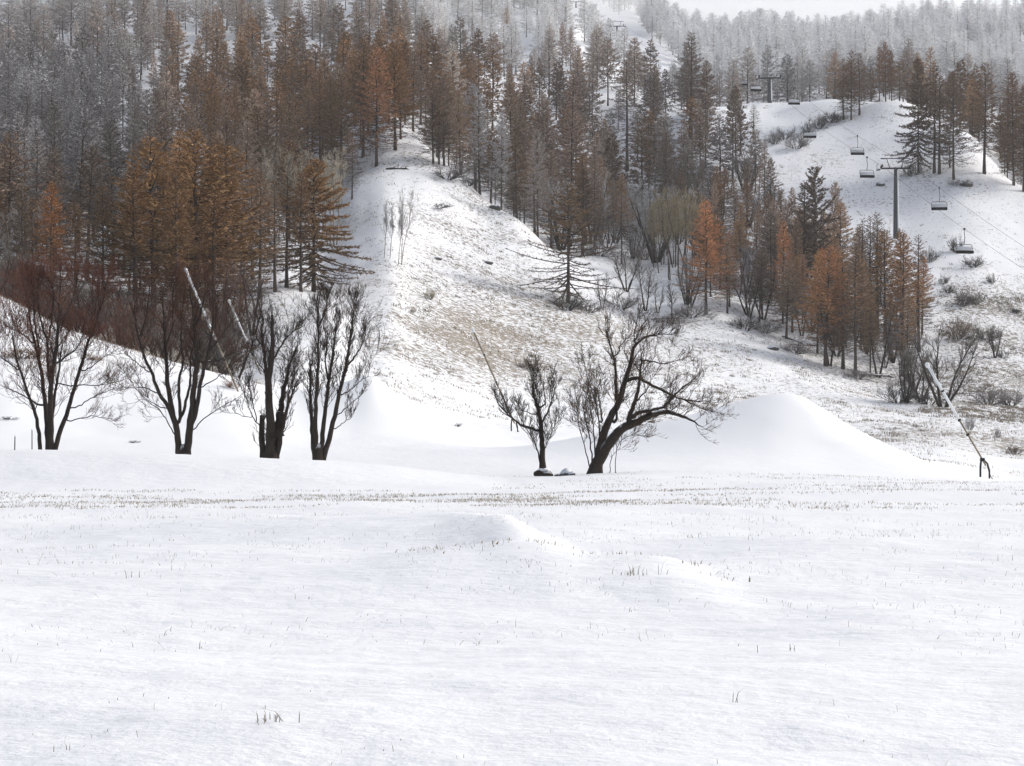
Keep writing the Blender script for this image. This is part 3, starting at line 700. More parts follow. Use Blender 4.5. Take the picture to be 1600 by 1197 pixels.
T2 = [([(335,1155),(330,1020),(300,900),(280,760),(275,640),(275,540),(270,400),(265,250)],.16,.02),([(330,1050),(300,900),(235,810),(205,690),(160,590),(135,500),(125,380),(120,250)],.10,.015),
 ([(385,1155),(405,1000),(430,850),(450,700),(465,560),(460,430),(450,300),(440,180)],.19,.02),([(350,980),(340,800),(340,700),(375,620),(350,520),(360,400),(350,280)],.08,.012),
 ([(360,950),(385,830),(410,720),(400,600),(430,520),(420,380)],.07,.012),([(410,1000),(450,900),(470,780),(500,660),(540,560),(560,450),(580,330),(570,200)],.11,.015),
 ([(315,1060),(270,960),(200,880),(120,830),(80,850)],.03,.01),([(240,810),(150,770),(30,770)],.03,.01),([(420,1030),(470,960),(560,900),(640,850)],.03,.01),([(490,620),(580,620),(660,570),(740,570)],.035,.01),
 ([(300,900),(230,880),(130,820),(60,720)],.03,.01),([(200,690),(120,640),(40,570)],.03,.01),([(460,430),(500,320),(520,220),(510,120)],.06,.012),([(135,500),(180,380),(190,250),(200,160)],.05,.012),([(275,540),(320,420),(320,300),(330,170)],.05,.012),([(540,560),(620,470),(680,380)],.03,.01),([(470,780),(560,720),(650,640)],.03,.01)]
T3 = [([(265,1130),(275,900),(265,750),(270,600),(300,450),(310,320),(310,190)],.24,.05),([(265,750),(255,560),(240,400),(225,300),(245,210)],.10,.03),([(215,1100),(205,970),(205,850)],.15,.10),
 ([(310,1100),(350,930),(385,800),(420,720),(460,620)],.15,.02),([(320,1000),(330,850),(340,770),(370,640),(390,520),(440,390)],.17,.015),([(190,930),(140,870),(110,800),(80,700)],.03,.01),([(180,910),(150,780),(125,640)],.03,.01),
 ([(310,480),(350,400),(400,330),(470,280)],.05,.012),([(140,870),(80,860),(20,830)],.02,.008),([(270,600),(200,500),(160,430)],.03,.01),([(330,850),(300,1000),(290,1130)],.14,.18),([(380,800),(400,700),(450,560)],.05,.01)]
T4 = [([(565,1145),(545,980),(530,820),(520,680),(520,560),(510,480)],.13,.02),([(570,1145),(570,950),(575,750),(590,560),(590,420),(600,280),(590,200),(600,60)],.12,.012),([(600,270),(630,170),(650,90),(660,30)],.04,.01),([(630,170),(700,120)],.02,.008),
 ([(605,1145),(615,950),(635,780),(650,640),(670,500),(680,400),(690,300),(700,180)],.13,.012),([(615,1145),(660,1000),(690,870),(715,730),(745,600),(770,500),(780,380),(800,260),(810,150),(825,60)],.14,.01),([(760,530),(830,450),(880,360),(900,300)],.05,.01),
 ([(690,950),(750,900),(800,870)],.025,.008),([(715,730),(800,680),(860,620),(920,590)],.03,.01),([(700,860),(780,790),(850,730)],.03,.01),([(650,640),(620,480),(640,330),(630,240)],.05,.01)]
T5 = [([(432,985),(430,930),(430,800),(420,680),(410,600),(370,520),(375,430),(380,360)],.15,.012),([(420,740),(350,715),(270,680),(210,630),(150,560),(135,520)],.07,.01),([(410,900),(390,800),(330,730),(290,640)],.04,.01),([(430,690),(470,600),(500,520),(520,440)],.05,.01),
 ([(430,880),(470,780),(510,700),(540,640)],.03,.008),([(410,600),(450,560),(440,460)],.05,.01),([(400,640),(350,620),(270,600)],.03,.01)]
T6 = [([(740,1000),(800,880),(860,790),(920,720),(1000,690),(1100,640),(1170,610),(1250,620),(1350,660),(1430,710)],.27,.012),([(780,900),(810,760),(860,650),(920,540),(950,430),(990,310),(1015,190),(1060,150),(1150,125),(1260,125)],.20,.01),([(1015,190),(1020,100),(1040,30)],.04,.01),([(1030,170),(1050,90),(1110,20)],.04,.01),
 ([(900,560),(890,420),(885,290),(850,190),(820,90)],.08,.01),([(885,280),(930,180),(1000,120)],.03,.01),([(960,680),(1000,580),(1030,480),(1045,390),(1050,220)],.11,.012),([(985,660),(1040,610),(1120,600),(1180,590),(1230,530),(1300,460),(1370,410)],.09,.01),
 ([(950,430),(1020,390),(1110,440),(1230,500),(1330,545),(1500,550)],.08,.01),([(1330,545),(1450,600),(1540,620)],.03,.01),([(1030,300),(1100,290),(1180,320),(1280,290)],.04,.01),([(730,950),(690,830),(660,700),(640,560)],.03,.008),([(745,940),(720,750),(690,600),(670,480)],.04,.008),
 ([(760,900),(750,720),(730,560),(700,440)],.04,.008),([(790,800),(780,600),(740,480),(700,330)],.05,.008),([(810,700),(790,560),(770,400)],.04,.008),([(900,800),(1000,750),(1070,760)],.02,.006),([(860,880),(930,840)],.02,.006),([(895,700),(900,560),(870,480)],.07,.01),([(1000,580),(1080,480),(1120,400)],.04,.01)]
REDT = (.185, .088, .064)
traced_tree(1, 'bare multi-stemmed tree with a reddish flat top, leftmost by the stream', (75, 702), 77, (0, 390), 3.627, T1, REDT, 1.0, 1.0, fan=190)
traced_tree(2, 'bare tree with two thick stems and dark red twigs, second by the stream', (287, 709), 77, (190, 400), 3.74, T2, (.14, .075, .054), .9, .8, fan=90, bole=.30)
traced_tree(3, 'bare pollarded tree with massive squat trunk and cut stub, third by the stream', (423, 714), 77, (360, 450), 4.275, T3, (.06, .043, .035), .7, 1.45, up=.4, fan=40, bole=.34)
traced_tree(4, 'slender bare tree with four upright stems before the small snow heap', (497, 718), 77, (360, 450), 4.275, T4, (.08, .055, .04), .65, 1.45, up=.4, fan=50, bole=.25)
traced_tree(5, 'small bare tree growing from a dark stump, in front of the thin tan snow lance', (848, 738), 75.5, (740, 490), 4.0, T5, (.06, .045, .036), .7, 1.5, up=.35)
traced_tree(6, 'leaning bare willow with a thick slanting trunk left of the large snow heap', (928, 740), 75, (740, 490), 4.0, T6, (.12, .072, .045), .8, 1.05)

# generic bare trees on the hill
def bare_proto(seed, H, n_stem, spread, color, mats, level=3, kids=4.5, rad=.11, up=.25, twk=.45, q0=.25, tr0=.03):
    r = np.random.default_rng(seed); tr = MB(); cr = MB()
    for s in range(n_stem):
        a = s * 6.28 / n_stem + r.normal(0, .4); d = np.array([math.cos(a) * spread, math.sin(a) * spread, 1]) * 1.0
        P = [np.array([.05 * math.cos(a), .05 * math.sin(a), -.4])]; d /= np.linalg.norm(d); Hs = H * r.uniform(.7, 1.0)
        for i in range(8):
            d = d + r.normal(0, .07, 3) + np.array([0, 0, .05]); d /= np.linalg.norm(d); P.append(P[-1] + d * Hs / 8)
        P = np.array(P); rr_ = np.linspace(rad, .015, 9) * (H / 6) ** .5; tr.tube(P, rr_, 6)
        for b in range(int(9 + 26 / n_stem)):
            q = r.uniform(q0, 1) * 8; i = min(int(q), 7); p = P[i] + (P[i + 1] - P[i]) * (q - i)
            t = P[i + 1] - P[i]; t /= np.linalg.norm(t); o = np.cross(t, r.normal(0, 1, 3)); o /= np.linalg.norm(o)
            grow(cr, r, p, t * .6 + o * r.uniform(.5, 1) + np.array([0, 0, up]), Hs * twk * r.uniform(.4, .8) * (1.2 - q / 10), tr0, level - 1, .2, .7, up, kids)
    return tr.mesh('trunk', True), cr.mesh('crown')
BARE = {}; rp = random.Random(3)
def place_bare(key, px, pb, pt, color, label, bark='bark', cat='tree', group=None, frost=.05, sx=1.0, D=None, name='bare_tree'):
    tm, cm, H0 = BARE[key]
    if D is None: x, y, z = hit(px, pb, 78)
    else: x = D * (px - 800) / F; y = D; z = gz(x, y)
    H = EYE + y * (HY - pt) / F - z; s = H / H0
    t = thing(name, label, cat, (x, y, z), LR.uniform(0, 6.28), group); t.scale = (s * sx, s * sx, s)
    a = link('trunk', tm, None, t); b = link('crown', cm, None, t); b.color = (*color, frost)
    a.material_slots[0].link = 'OBJECT'; a.material_slots[0].material = M[bark]
    return t
for k, args in dict(multi0=(1, 6, 5, .35, None, None), multi1=(2, 6, 4, .45, None, None), multi2=(3, 6, 6, .28, None, None), single0=(4, 6, 1, .1, None, None), single1=(5, 6, 2, .22, None, None)).items():
    tm, cm = bare_proto(*args); tm.materials.append(M['bark']); cm.materials.append(M['dark_twig']); BARE[k] = (tm, cm, 6.0)
for k, (s, n) in dict(pole0=(11, 1), pole1=(12, 2)).items():
    tm, cm = bare_proto(s, 6, n, .04, None, None, 3, 5, .042, .45, .34, .42, .012); tm.materials.append(M['pale_bark']); cm.materials.append(M['dark_twig']); BARE[k] = (tm, cm, 6.0)
GT = (.10, .085, .075); BT = (.07, .05, .04); RT = (.14, .075, .055)
for row in [
 ('multi0',979,456,378,(.13,.115,.105),'grey fan-shaped bare tree on the snow right of the lone drooping larch'),
 ('single1',1009,486,405,BT,'dark forked bare tree in front of the grey fan-shaped tree'),
 ('single1',941,484,425,BT,'small crooked bare tree among the brush right of the lone drooping larch'),
 ('single0',1050,494,430,BT,'slim dark bare tree left of the bright orange larch'),
 ('single1',1028,490,440,BT,'slim forked sapling between the forked bare tree and the orange larch'),
 ('multi1',1170,495,400,RT,'reddish bare tree with spreading stems right of the bright orange larch'),
 ('multi0',1193,500,408,RT,'many-stemmed bare tree between the reddish tree and the narrow orange larch'),
 ('multi1',1473,636,478,GT,'grey bare tree behind the white snow lance at the right'),
 ('multi2',1416,630,530,BT,'dense dark bare thicket tree at the lower right end of the belt'),
 ('multi0',1440,628,540,BT,'dark many-stemmed bush tree left of the white snow lance tip'),
 ('single1',1372,590,480,BT,'leaning dark bare tree beside the fallen log under the belt'),
 ('single1',1297,572,470,BT,'thin bare tree at the foot of the broad rusty larch'),
 ('multi2',395,525,415,(.11,.075,.055),'bare brown tree on the snow slope above the third stream tree'),
 ('single1',712,262,222,GT,'small bare shrubby tree on the crest right of the brown trio'),
 ('multi1',18,480,268,(.26,.25,.25),'pale grey bare tree with arching branches at the left edge'),
 ('multi2',344,528,404,(.17,.085,.06),'dark reddish bare tree with a straight trunk behind the second stream tree'),
 ('multi1',250,540,420,(.16,.09,.065),'reddish brown bare tree behind the left side of the second stream tree'),
 ('multi2',1555,560,505,GT,'low grey bare tree on the tussocky slope near the right edge'),
]:
    place_bare(*row, D=(190 if row[1] == 18 else None), bark='pale_bark' if row[1] == 18 else 'bark')
for i in range(34):
    bx = rp.uniform(0, 1); px_ = 1065 + bx * 380; y0_ = np.interp(px_, [985, 1100, 1290, 1445], [470, 490, 568, 625]); up_ = rp.uniform(4, 95)
    place_bare(rp.choice(['multi0', 'multi1', 'single0', 'single1', 'multi2']), px_, y0_ - up_, y0_ - up_ - rp.uniform(45, 90), (.17, .15, .14), 'grey leafless tree among the larches of the belt below the lift', group='grey bare trees in the tree belt', frost=.12)
for i in range(58):
    px_ = rp.uniform(-30, 395); D_ = rp.uniform(126, 172) + max(0, px_ - 250) * .05
    place_bare(rp.choice(['multi0', 'multi2', 'multi1', 'multi2']), px_, 0, HY - F * (rp.uniform(2.0, 4.6) + gz(D_ * (px_ - 800) / F, D_) - EYE) / D_, rp.choice([(.12, .085, .065), (.10, .085, .075), (.15, .09, .065), (.085, .07, .06), (.13, .11, .10)]), 'brown leafless bush tree in the thicket behind the left snow bank', group='thicket behind the left snow bank', frost=.04, D=D_, sx=1.5)
for i in range(64):
    px_ = rp.uniform(930, 1285); fn = float(forest_near(px_)); D_ = rp.uniform(max(fn + 18, 295), max(fn + 30, min(395, float(belt_far(px_)) - 4)))
    place_bare(rp.choice(['multi0', 'multi2', 'single1', 'multi1']), px_, 0, HY - F * (rp.uniform(4.5, 8.5) + gz(D_ * (px_ - 800) / F, D_) - EYE) / D_, rp.choice([(.16, .14, .13), (.15, .12, .10), (.18, .165, .165)]), 'dark grey leafless tree in the thicket between the gully and the snowy crest', group='grey thicket below the crest', frost=.1, D=D_, sx=1.2)
for i in range(20):
    px_ = rp.uniform(870, 1060); place_bare(rp.choice(['multi0', 'multi2', 'single1']), px_, 0, rp.uniform(250, 345), (.21, .20, .205), 'hazy grey leafless tree in the gully above the lone drooping larch', group='grey bare trees in the gully', frost=.25, D=rp.uniform(312, 352))
for (px, pb, pt, k, lab) in [(599,403,300,'pole0','pale slim birch, leftmost of the birches alone on the meadow'),(608,404,306,'pole0','pale slim birch, second from the left on the meadow'),(621,413,300,'pole0','thin pale birch, third from the left on the meadow'),(627,414,292,'pole1','twin-stemmed birch, rightmost of the birches on the meadow')]:
    place_bare(k, px, pb, pt, (.18, .16, .14), lab, 'pale_bark', name='birch_tree', frost=.25, sx=.8)
for i in range(16):
    place_bare(rp.choice(['pole0', 'pole1']), 1024 + i * 4.2 + rp.uniform(-2, 2), rp.uniform(395, 438), rp.uniform(278, 312), (.33, .275, .175), 'slim leafless poplar with olive-green twigs in the clump left of the bright orange larch', 'larch_bark', group='olive poplars left of the orange larch', name='poplar_tree', frost=.02, sx=1.25)
for i in range(22):
    place_bare(rp.choice(['pole0', 'pole1']), 414 + i * 5.6 + rp.uniform(-3, 3), 0, rp.uniform(222, 262), (.40, .35, .26), 'pale slim pole-like tree in the thicket behind the broad golden larch', 'pale_bark', group='pale poles behind the broad golden larch', name='aspen_tree', frost=.05, sx=1.1, D=rp.uniform(255, 275))

# ------------------------------------------------------------------ shrubs
def shrub_proto(seed, n=26, H=1.0, flat=1.0):
    r = np.random.default_rng(seed); st = MB()
    for i in range(n):
        a = r.uniform(0, 6.28); el = r.uniform(.25, 1.2); d = np.array([math.cos(a) * math.cos(el), math.sin(a) * math.cos(el), math.sin(el) * flat])
        grow(st, r, np.array([math.cos(a) * .12, math.sin(a) * .12, -.08]), d, H * r.uniform(.6, 1.0), .022, 2, .35, .8, .12, 5)
    me = st.mesh('shrub'); me.materials.append(M['dark_twig']); return me
SHR = [shrub_proto(70 + i) for i in range(5)]
def shrub(px, py, wpx, hpx, color, label, frost=.03, group=None):
    x, y, z = hit(px, py, 78); m = y / F
    o = link('shrub', SHR[LR.randrange(5)], None, None, (x, y, z)); o.rotation_euler = (0, 0, LR.uniform(0, 6.28))
    o.scale = (wpx * m * .62, wpx * m * .62, hpx * m * 1.0); o.color = (*color, frost)
    tag(o, label, 'shrub', group)
DK = (.045, .039, .036); BRN = (.13, .085, .055)
for s in [
 (829,578,44,22,BRN,'brown tussock-like shrub at the lower edge of the meadow above the small bare tree'),
 (671,468,18,14,OLIVE,'small olive tuft shrub alone on the upper meadow'),
 (645,489,10,9,OLIVE,'tiny olive tuft below the small olive tuft shrub on the meadow'),
 (1544,632,52,26,GREY,'round grey bush at the foot of the right slope, left of a pair'),
 (1580,634,48,24,GREY,'round grey bush at the foot of the right slope, right of a pair'),
 (1505,478,30,26,DK,'dark shrub in a line of shrubs on the tussocky right slope'),
 (1526,475,26,18,DK,'dark shrub just right of another in the middle of the tussocky right slope'),
 (1497,530,44,34,BRN,'brown tall-stemmed shrub above the grey bare tree on the right slope'),
 (1542,532,42,22,DK,'wide dark shrub right of the brown tall-stemmed shrub'),
 (1474,444,18,12,DK,'small dark shrub below the lowest lift chair, upper of two'),
 (1481,458,22,14,DK,'small dark shrub below the lowest lift chair, lower of two'),
 (1495,395,24,24,DK,'spiky dark shrub just above the lowest lift chair'),
 (1452,410,30,22,DK,'dark shrub at the right end of the belt top, left of the lowest lift chair'),
 (1520,418,44,16,DK,'low dark shrub right under the lowest lift chair'),
 (1550,443,16,14,DK,'small dark shrub right of the lowest lift chair'),
 (1566,560,20,14,DK,'small dark shrub low on the tussocky right slope'),
 (1586,490,16,8,DK,'flat dark shrub near the right edge of the tussocky slope'),
 (1515,672,16,22,GREY,'small grey shrub on the flat right of the white snow lance tube'),
 (1559,684,10,16,GREY,'thin upright shrub on the flat between two others near the right edge'),
 (1583,710,26,14,BRN,'low brown shrub on the flat at the right edge'),
 (970,482,60,30,GREY,'dense grey bush in the brush line below the forked bare tree'),
 (885,484,70,24,DK,'dark brush around the foot of the lone drooping larch'),
 (920,488,50,18,GREY,'low grey brush right of the lone drooping larch foot'),
 (1080,496,60,22,GREY,'grey brush around the foot of the bright orange larch'),
 (1050,505,50,12,GREY,'low twiggy brush in front of the slim dark bare tree'),
 (1165,516,50,22,DK,'dark brush below the reddish bare tree'),
 (1195,520,50,20,GREY,'grey brush below the many-stemmed bare tree'),
 (1245,552,46,18,GREY,'grey brush left of the broad rusty larch foot'),
 (1340,592,50,16,GREY,'grey brush by the fallen log under the belt'),
 (1405,630,46,36,DK,'dark brush at the lower right end of the belt'),
 (1450,632,56,30,DK,'dark brush at the foot of the grey bare tree'),
 (700,280,60,18,DK,'dark low brush on the crest below the brown trio'),
 (732,290,40,14,DK,'dark low brush running down the crest from the brown trio'),
 (685,326,40,8,DK,'flat dark heather patch on the upper meadow'),
 (1262,212,22,22,DK,'dark round shrub on the crest slope, left of a pair'),
 (1280,202,24,18,DK,'dark round shrub on the crest slope, right of a pair'),
 (1300,192,36,16,DK,'dark low shrub left of the larch clump on the crest'),
 (1225,218,40,18,GREY,'grey low shrub on the slope under the upper lift pylon'),
 (1245,232,44,20,GREY,'grey low shrub lower on the slope under the upper lift pylon'),
 (1210,225,30,14,GREY,'small grey shrub at the left of the slope under the upper lift pylon'),
 (1425,275,34,16,DK,'dark brush at the foot of the thickest larch in the row'),
 (1312,188,30,10,DK,'dark brush around the trunks of the larch clump on the crest'),
 (1500,290,40,10,GREY,'low grey brush below the fourth larch of the row'),
 (960,345,70,16,GREY,'grey brush at the edge of the small snow patch in the gully'),
 (870,380,40,22,GREY,'grey brush on the gully bank behind the lone drooping larch'),
 (935,400,60,26,GREY,'hazy grey brush right behind the lone drooping larch crown'),
 (1010,405,70,24,GREY,'hazy grey brush in front of the olive poplars'),
 (362,607,26,12,(.2,.10,.05),'rusty dry tuft on the left snow bank between the second and third stream trees'),
 (35,560,60,16,(.26,.17,.08),'yellowish dry grass tuft on the left snow bank behind the leftmost stream tree'),
 (15,656,22,5,DK,'flat dark twigs half under snow at the left edge behind the leftmost stream tree'),
 (210,692,16,4,DK,'flat dark twigs in the snow between the first two stream trees'),
 (715,667,12,5,DK,'small dark tuft at the foot of the small snow heap'),
 (150,565,26,10,(.2,.12,.06),'small dry tuft on the left snow bank right of the leftmost stream tree'),
]: shrub(*s)

# ------------------------------------------------------------------ rocks, logs, stakes
def rock_mesh(seed, sx, sy, sz):
    r = np.random.default_rng(seed); nu, nv = 14, 9; V = []
    for j in range(nv + 1):
        ph = math.pi * j / nv
        for i in range(nu):
            th = 2 * math.pi * i / nu; d = np.array([math.sin(ph) * math.cos(th), math.sin(ph) * math.sin(th), math.cos(ph)])
            k = 1 + .35 * float(fbm(d[0] * 1.6 + seed, d[1] * 1.6 + d[2] * 2.1, seed, 3)); k = round(k * 7) / 7 * .5 + k * .5
            V.append(d * k * np.array([sx, sy, sz]))
    Q = [[j * nu + i, (j + 1) * nu + i, (j + 1) * nu + (i + 1) % nu, j * nu + (i + 1) % nu] for j in range(nv) for i in range(nu)]
    return mesh_np('rock', V, Q)
def rock_mat():
    m, n, l, p = mat('snowy_rock'); g = n.new('ShaderNodeNewGeometry'); s = n.new('ShaderNodeSeparateXYZ'); l.new(g.outputs['Normal'], s.inputs[0])
    f = noise(n, l, g.outputs['Position'], 4, 4, .6)
    k = maprange(n, l, mathn(n, l, 'ADD', s.outputs[2], mathn(n, l, 'MULTIPLY', mathn(n, l, 'SUBTRACT', f, .5), .9)), .35, .6)
    l.new(mixc(n, l, k, mixc(n, l, f, (.03, .03, .032), (.12, .115, .11)), SNOW), p.inputs['Base Color']); p.inputs['Roughness'].default_value = .9
    return m
M['snowy_rock'] = rock_mat()
for i, (px, py, w, h, D, lab) in enumerate([(885,737,22,16,75.2,'snow-capped rock between the stump and the leaning willow'),(893,738,14,9,75.0,'small snow-capped stone at the right of the larger rock by the leaning willow'),(872,739,12,7,75.4,'low snow-capped stone between the stump and the snow-capped rock'),
   (1207,546,20,9,None,'dark snow-topped rock alone below the tree belt'),(773,327,20,11,None,'dark rock on the upper meadow crest'),(684,405,16,6,None,'flat dark rock in the middle of the upper meadow'),(763,412,14,6,None,'brownish flat rock right of the flat dark rock on the meadow'),
   (1376,290,14,9,None,'dark round rock left of the near lift pylon mast'),(1510,290,22,10,None,'dark rock below the larch row on the right hill'),(1587,487,12,7,None,'dark stone near the right edge of the tussocky slope')]):
    if D: x = (px - 800) * D / F; y = D; z = gz(x, y)
    else: x, y, z = hit(px, py, 70)
    m = y / F; o = link('rock', rock_mesh(100 + i, w * m / 2, w * m / 2.4, h * m * .62), M['snowy_rock'], None, (x, y, z + h * m * .1)); tag(o, lab, 'rock')
_st = link('stump', rock_mesh(131, .36, .26, .24), M['bark'], bpy.data.objects['bare_tree.004'], (.02, -.08, .06))
_sc = link('snow_cap', rock_mesh(132, .26, .2, .10), M['snow'], _st, (.04, 0, .2))
def log(px0, py0, px1, py1, rad, label, snowcap=True):
    a = np.array(hit(px0, py0, 78)); b = np.array(hit(px1, py1, 78)); b[1] = a[1] + np.clip(b[1] - a[1], -4, 4); b[0] = b[1] * (px1 - 800) / F; b[2] = gz(b[0], b[1])
    t = thing('log', label, 'log', tuple(a)); mb = MB(); k = np.linspace(0, 1, 7); P = a + k[:, None] * (b - a); P[:, 2] += rad * .8 + np.random.default_rng(3).normal(0, rad * .15, 7)
    P[0, 2] -= rad * .8; P[-1, 2] -= rad; mb.tube(P - a, rad * (1 - .45 * k) * (.75 + .3 * np.sin(k * 9)), 8); q = P[3] - a
    for bx_ in (.3, .6, .8): w_ = a * 0 + bx_ * (b - a); w_ = w_ + [0, 0, rad]; mb.tube(np.array([w_, w_ + [.35, -.2, rad * 1.2], w_ + [.8, -.3, rad * .9]]), [rad * .28, rad * .2, .02], 5)
    mb.tube(np.array([q, q + [.15, -.1, rad * 3.5]]), [rad * .3, rad * .12], 5)
    link('stem', mb.mesh('stem', True), M['wood'], t)
    if snowcap:
        sb = MB(); s = P - a; s[:, 2] += rad * .75; sb.tube(s, rad * .55 * (1 - .3 * k) * (.6 + .5 * np.sin(k * 3.14)), 6); link('snow_cap', sb.mesh('snow_cap', True), M['snow'], t)
log(603,265,640,265,.22,'dark fallen log on the snow below the ridge-edge larch', False)
log(1342,586,1398,590,.16,'fallen trunk lying under the right part of the tree belt')
log(1018,500,1068,498,.14,'fallen branchy trunk lying left of the bright orange larch foot')
log(1222,526,1258,540,.15,'fallen trunk between the narrow orange larch and the broad rusty larch')
def stake(px, pb, pt, D, label, lean=0):
    x = (px - 800) * D / F; z = gz(x, D); H = EYE + D * (HY - pt) / F - z; t = thing('fence_stake', label, 'stake', (x, D, z)); mb = MB()
    mb.tube([[0, 0, -.2], [lean * .5, 0, H * .5], [lean, 0, H]], [.022, .02, .018], 6); link('post', mb.mesh('post', True), M['wood'], t)
    cb = MB(); cb.tube([[lean, 0, H - .03], [lean, 0, H + .035]], [.028, .02], 6); link('snow_cap', cb.mesh('snow_cap', True), M['snow'], t)
stake(23, 712, 681, 68.5, 'thin stake in the snow bank in front of the leftmost stream tree', .01)
stake(50, 704, 672, 75, 'thin stake beside the trunk of the leftmost stream tree', 0)

# ------------------------------------------------------------------ snow lances
def lance(px0, py0, px1, py1, D, r_low, r_high, label, m_tube, stand=True, cover=False):
    """Inclined snow-making lance: foot at pixel 0, tip at pixel 1."""
    x = (px0 - 800) * D / F; z = gz(x, D); tip = at(px1, py1, D) - np.array([x, D, z]); t = thing('snow_lance', label, 'snow lance', (x, D, z)); u = tip / np.linalg.norm(tip); L = np.linalg.norm(tip)
    st = .9; a = np.array([0, 0, st]) if stand else np.array([0, 0, 0.])
    tip2 = tip; u = (tip2 - a) / np.linalg.norm(tip2 - a); L = np.linalg.norm(tip2 - a)
    mb = MB(); mb.tube([a + u * L * .42, a + u * L * .42 + u * .05, a + u * L * .96], [r_low, r_high, r_high * .9], 10); lt = MB(); lt.tube([a - u * .35, a + u * L * .2, a + u * L * .422], [r_low] * 3, 10); link('lower_tube', lt.mesh('lower_tube', True), M['tan_tube'], t); tb = link('lance_tube', mb.mesh('lance_tube', True), M[m_tube], t)
    for f in (.25, .4, .7):
        cb = MB(); cb.tube([a + u * L * f, a + u * (L * f + .09)], [r_high * 1.18] * 2, 10); link('collar', cb.mesh('collar', True), M['steel_dark'], tb)
    hb = MB(); hb.tube([a + u * L * .955, a + u * L * .965, a + u * L * .99, a + u * L], [r_high, r_high * 1.5, r_high * 1.5, r_high * .7], 10); hd = link('nozzle_head', hb.mesh('nozzle_head', True), M['alu'], t)
    nb = MB()
    for k in range(4):
        an = k * 1.57; c = a + u * L * .978; dv = np.array([math.cos(an), math.sin(an), .1]); nb.tube([c + dv * r_high, c + dv * r_high * 2.0], [.02, .015], 6)
    link('nozzle', nb.mesh('nozzle', True), M['steel_dark'], hd)
    if stand:
        for sx in (0, 1):
            pb = MB()
            if sx == 0: pb.tube([[-.1, 0, -.3], [-.1, 0, .5], [-.06, 0, st]], [.05] * 3, 8)
            else: pb.tube([[.36, .05, -.3], [.36, .05, .35], [.26, .05, .7], [.02, .0, st + .02]], [.045] * 4, 8)
            link('stand_leg', pb.mesh('stand_leg', True), M['steel_dark'], t)
        cb = MB(); cb.box((0, 0, st), (.22, .16, .16), None, .03); link('pivot_bracket', cb.mesh('pivot_bracket'), M['steel_dark'], t)
        hs_ = MB(); hs_.tube([[.22, -.05, .6], [.30, -.08, .3], [.40, -.1, .05], [.5, -.1, -.1]], [.022] * 4, 6); link('hose', hs_.mesh('hose', True), M['steel_dark'], t)
lance(1535, 752, 1447, 567, 95, .045, .075, 'white inclined snow lance on a two-legged stand at the lower right', 'alu')
lance(801, 668, 738, 513, 140, .055, .07, 'thin tan snow lance leaning left behind the small bare tree', 'tan_tube')
xa, ya, za = hit(372, 612, 100); lance(372, 612, 289, 419, ya, .05, .07, 'white snow lance rising behind the second stream tree', 'alu', False)
xb, yb, zb = hit(408, 585, 120); lance(408, 585, 357, 468, yb, .05, .07, 'white snow lance showing between the second and third stream trees', 'alu', False)

# ------------------------------------------------------------------ chair lift
def pylon(x, y, pt, label, H=None, frame=True):
    z = gz(x, y); H = H or EYE + y * (HY - pt) / F - z; t = thing('lift_pylon', label, 'lift pylon', (x, y, z), R(-4))
    mb = MB(); k = np.linspace(0, 1, 6); mb.tube(np.stack([k * 0, k * 0, -.8 + k * (H + .6)], 1), .50 - .15 * k, 14); mast = link('mast', mb.mesh('mast', True), M['steel'], t)
    sb = MB(); sb.tube(np.stack([.36 - .13 * k, -.2 + .06 * k, .5 + k * (H - .9)], 1), .22 - .07 * k, 6); link('white_side', sb.mesh('white_side', True), M['snow'], mast)  # white strip running up the right side of the mast
    lb = MB()
    for sx in (-.2, .2): lb.tube([[sx, .55, .5], [sx, .42, H - .5]], [.02, .02], 4)
    for i in range(int(H / .4)): lb.tube([[-.2, .54 - .12 * i * .4 / H, .7 + i * .4], [.2, .54 - .12 * i * .4 / H, .7 + i * .4]], [.014] * 2, 4)
    link('ladder', lb.mesh('ladder'), M['steel_dark'], t)
    cb = MB(); cb.box((0, 0, H), (5.3, .30, .28), None, .05); arm = link('crossarm', cb.mesh('crossarm'), M['steel_dark'], t)
    gb = MB(); gb.box((-.1, 0, H + 1.75), (5.2, .14, .14))
    for sx in (-1.6, 1.4): gb.tube([[sx * .7, 0, H + .15], [sx, 0, H + 1.7]], [.07, .06], 6)
    if frame: link('lifting_frame', gb.mesh('lifting_frame'), M['steel_dark'], t)
    for sx in (-2.5, 2.5):
        ab = MB(); ab.box((sx, 0, H + .32), (.12, 3.0, .2), None, .04); sh = link('sheave_train', ab.mesh('sheave_train'), M['steel_dark'], t)
        for j in range(6):
            wb = MB(); wy = -1.25 + j * .5; wb.tube([[sx - .1, wy, H + .36], [sx + .1, wy, H + .36]], [.2, .2], 10); link('sheave', wb.mesh('sheave', True), M['steel_dark'], sh)
        kb = MB(); kb.box((sx + (.55 if sx > 0 else -.55), 0, H - .25), (.6, 2.4, .06))
        for yy in (-1.1, 1.1): kb.tube([[sx + (.8 if sx > 0 else -.8), yy, H - .25], [sx + (.8 if sx > 0 else -.8), yy, H + .7]], [.025] * 2, 4)
        link('catwalk', kb.mesh('catwalk'), M['steel'], t)
    return np.array([x, y, z + H])
tops = [pylon(68.3, 340, 263, 'grey lift pylon with a white strip down one side on the open right slope, the nearest'),
        pylon(61.0, 452, 122, 'lift pylon with a white snowy side on the snowy crest, second up the line', None, False),
        pylon(39.6, 720, 41, 'small lift pylon on the upper ski run, third up the line'),
        pylon(29.0, 865, 3, 'tiny lift pylon at the top of the ski run, highest in view')]
low = np.array([68.3 + .066 * 150, 190, 1.0])
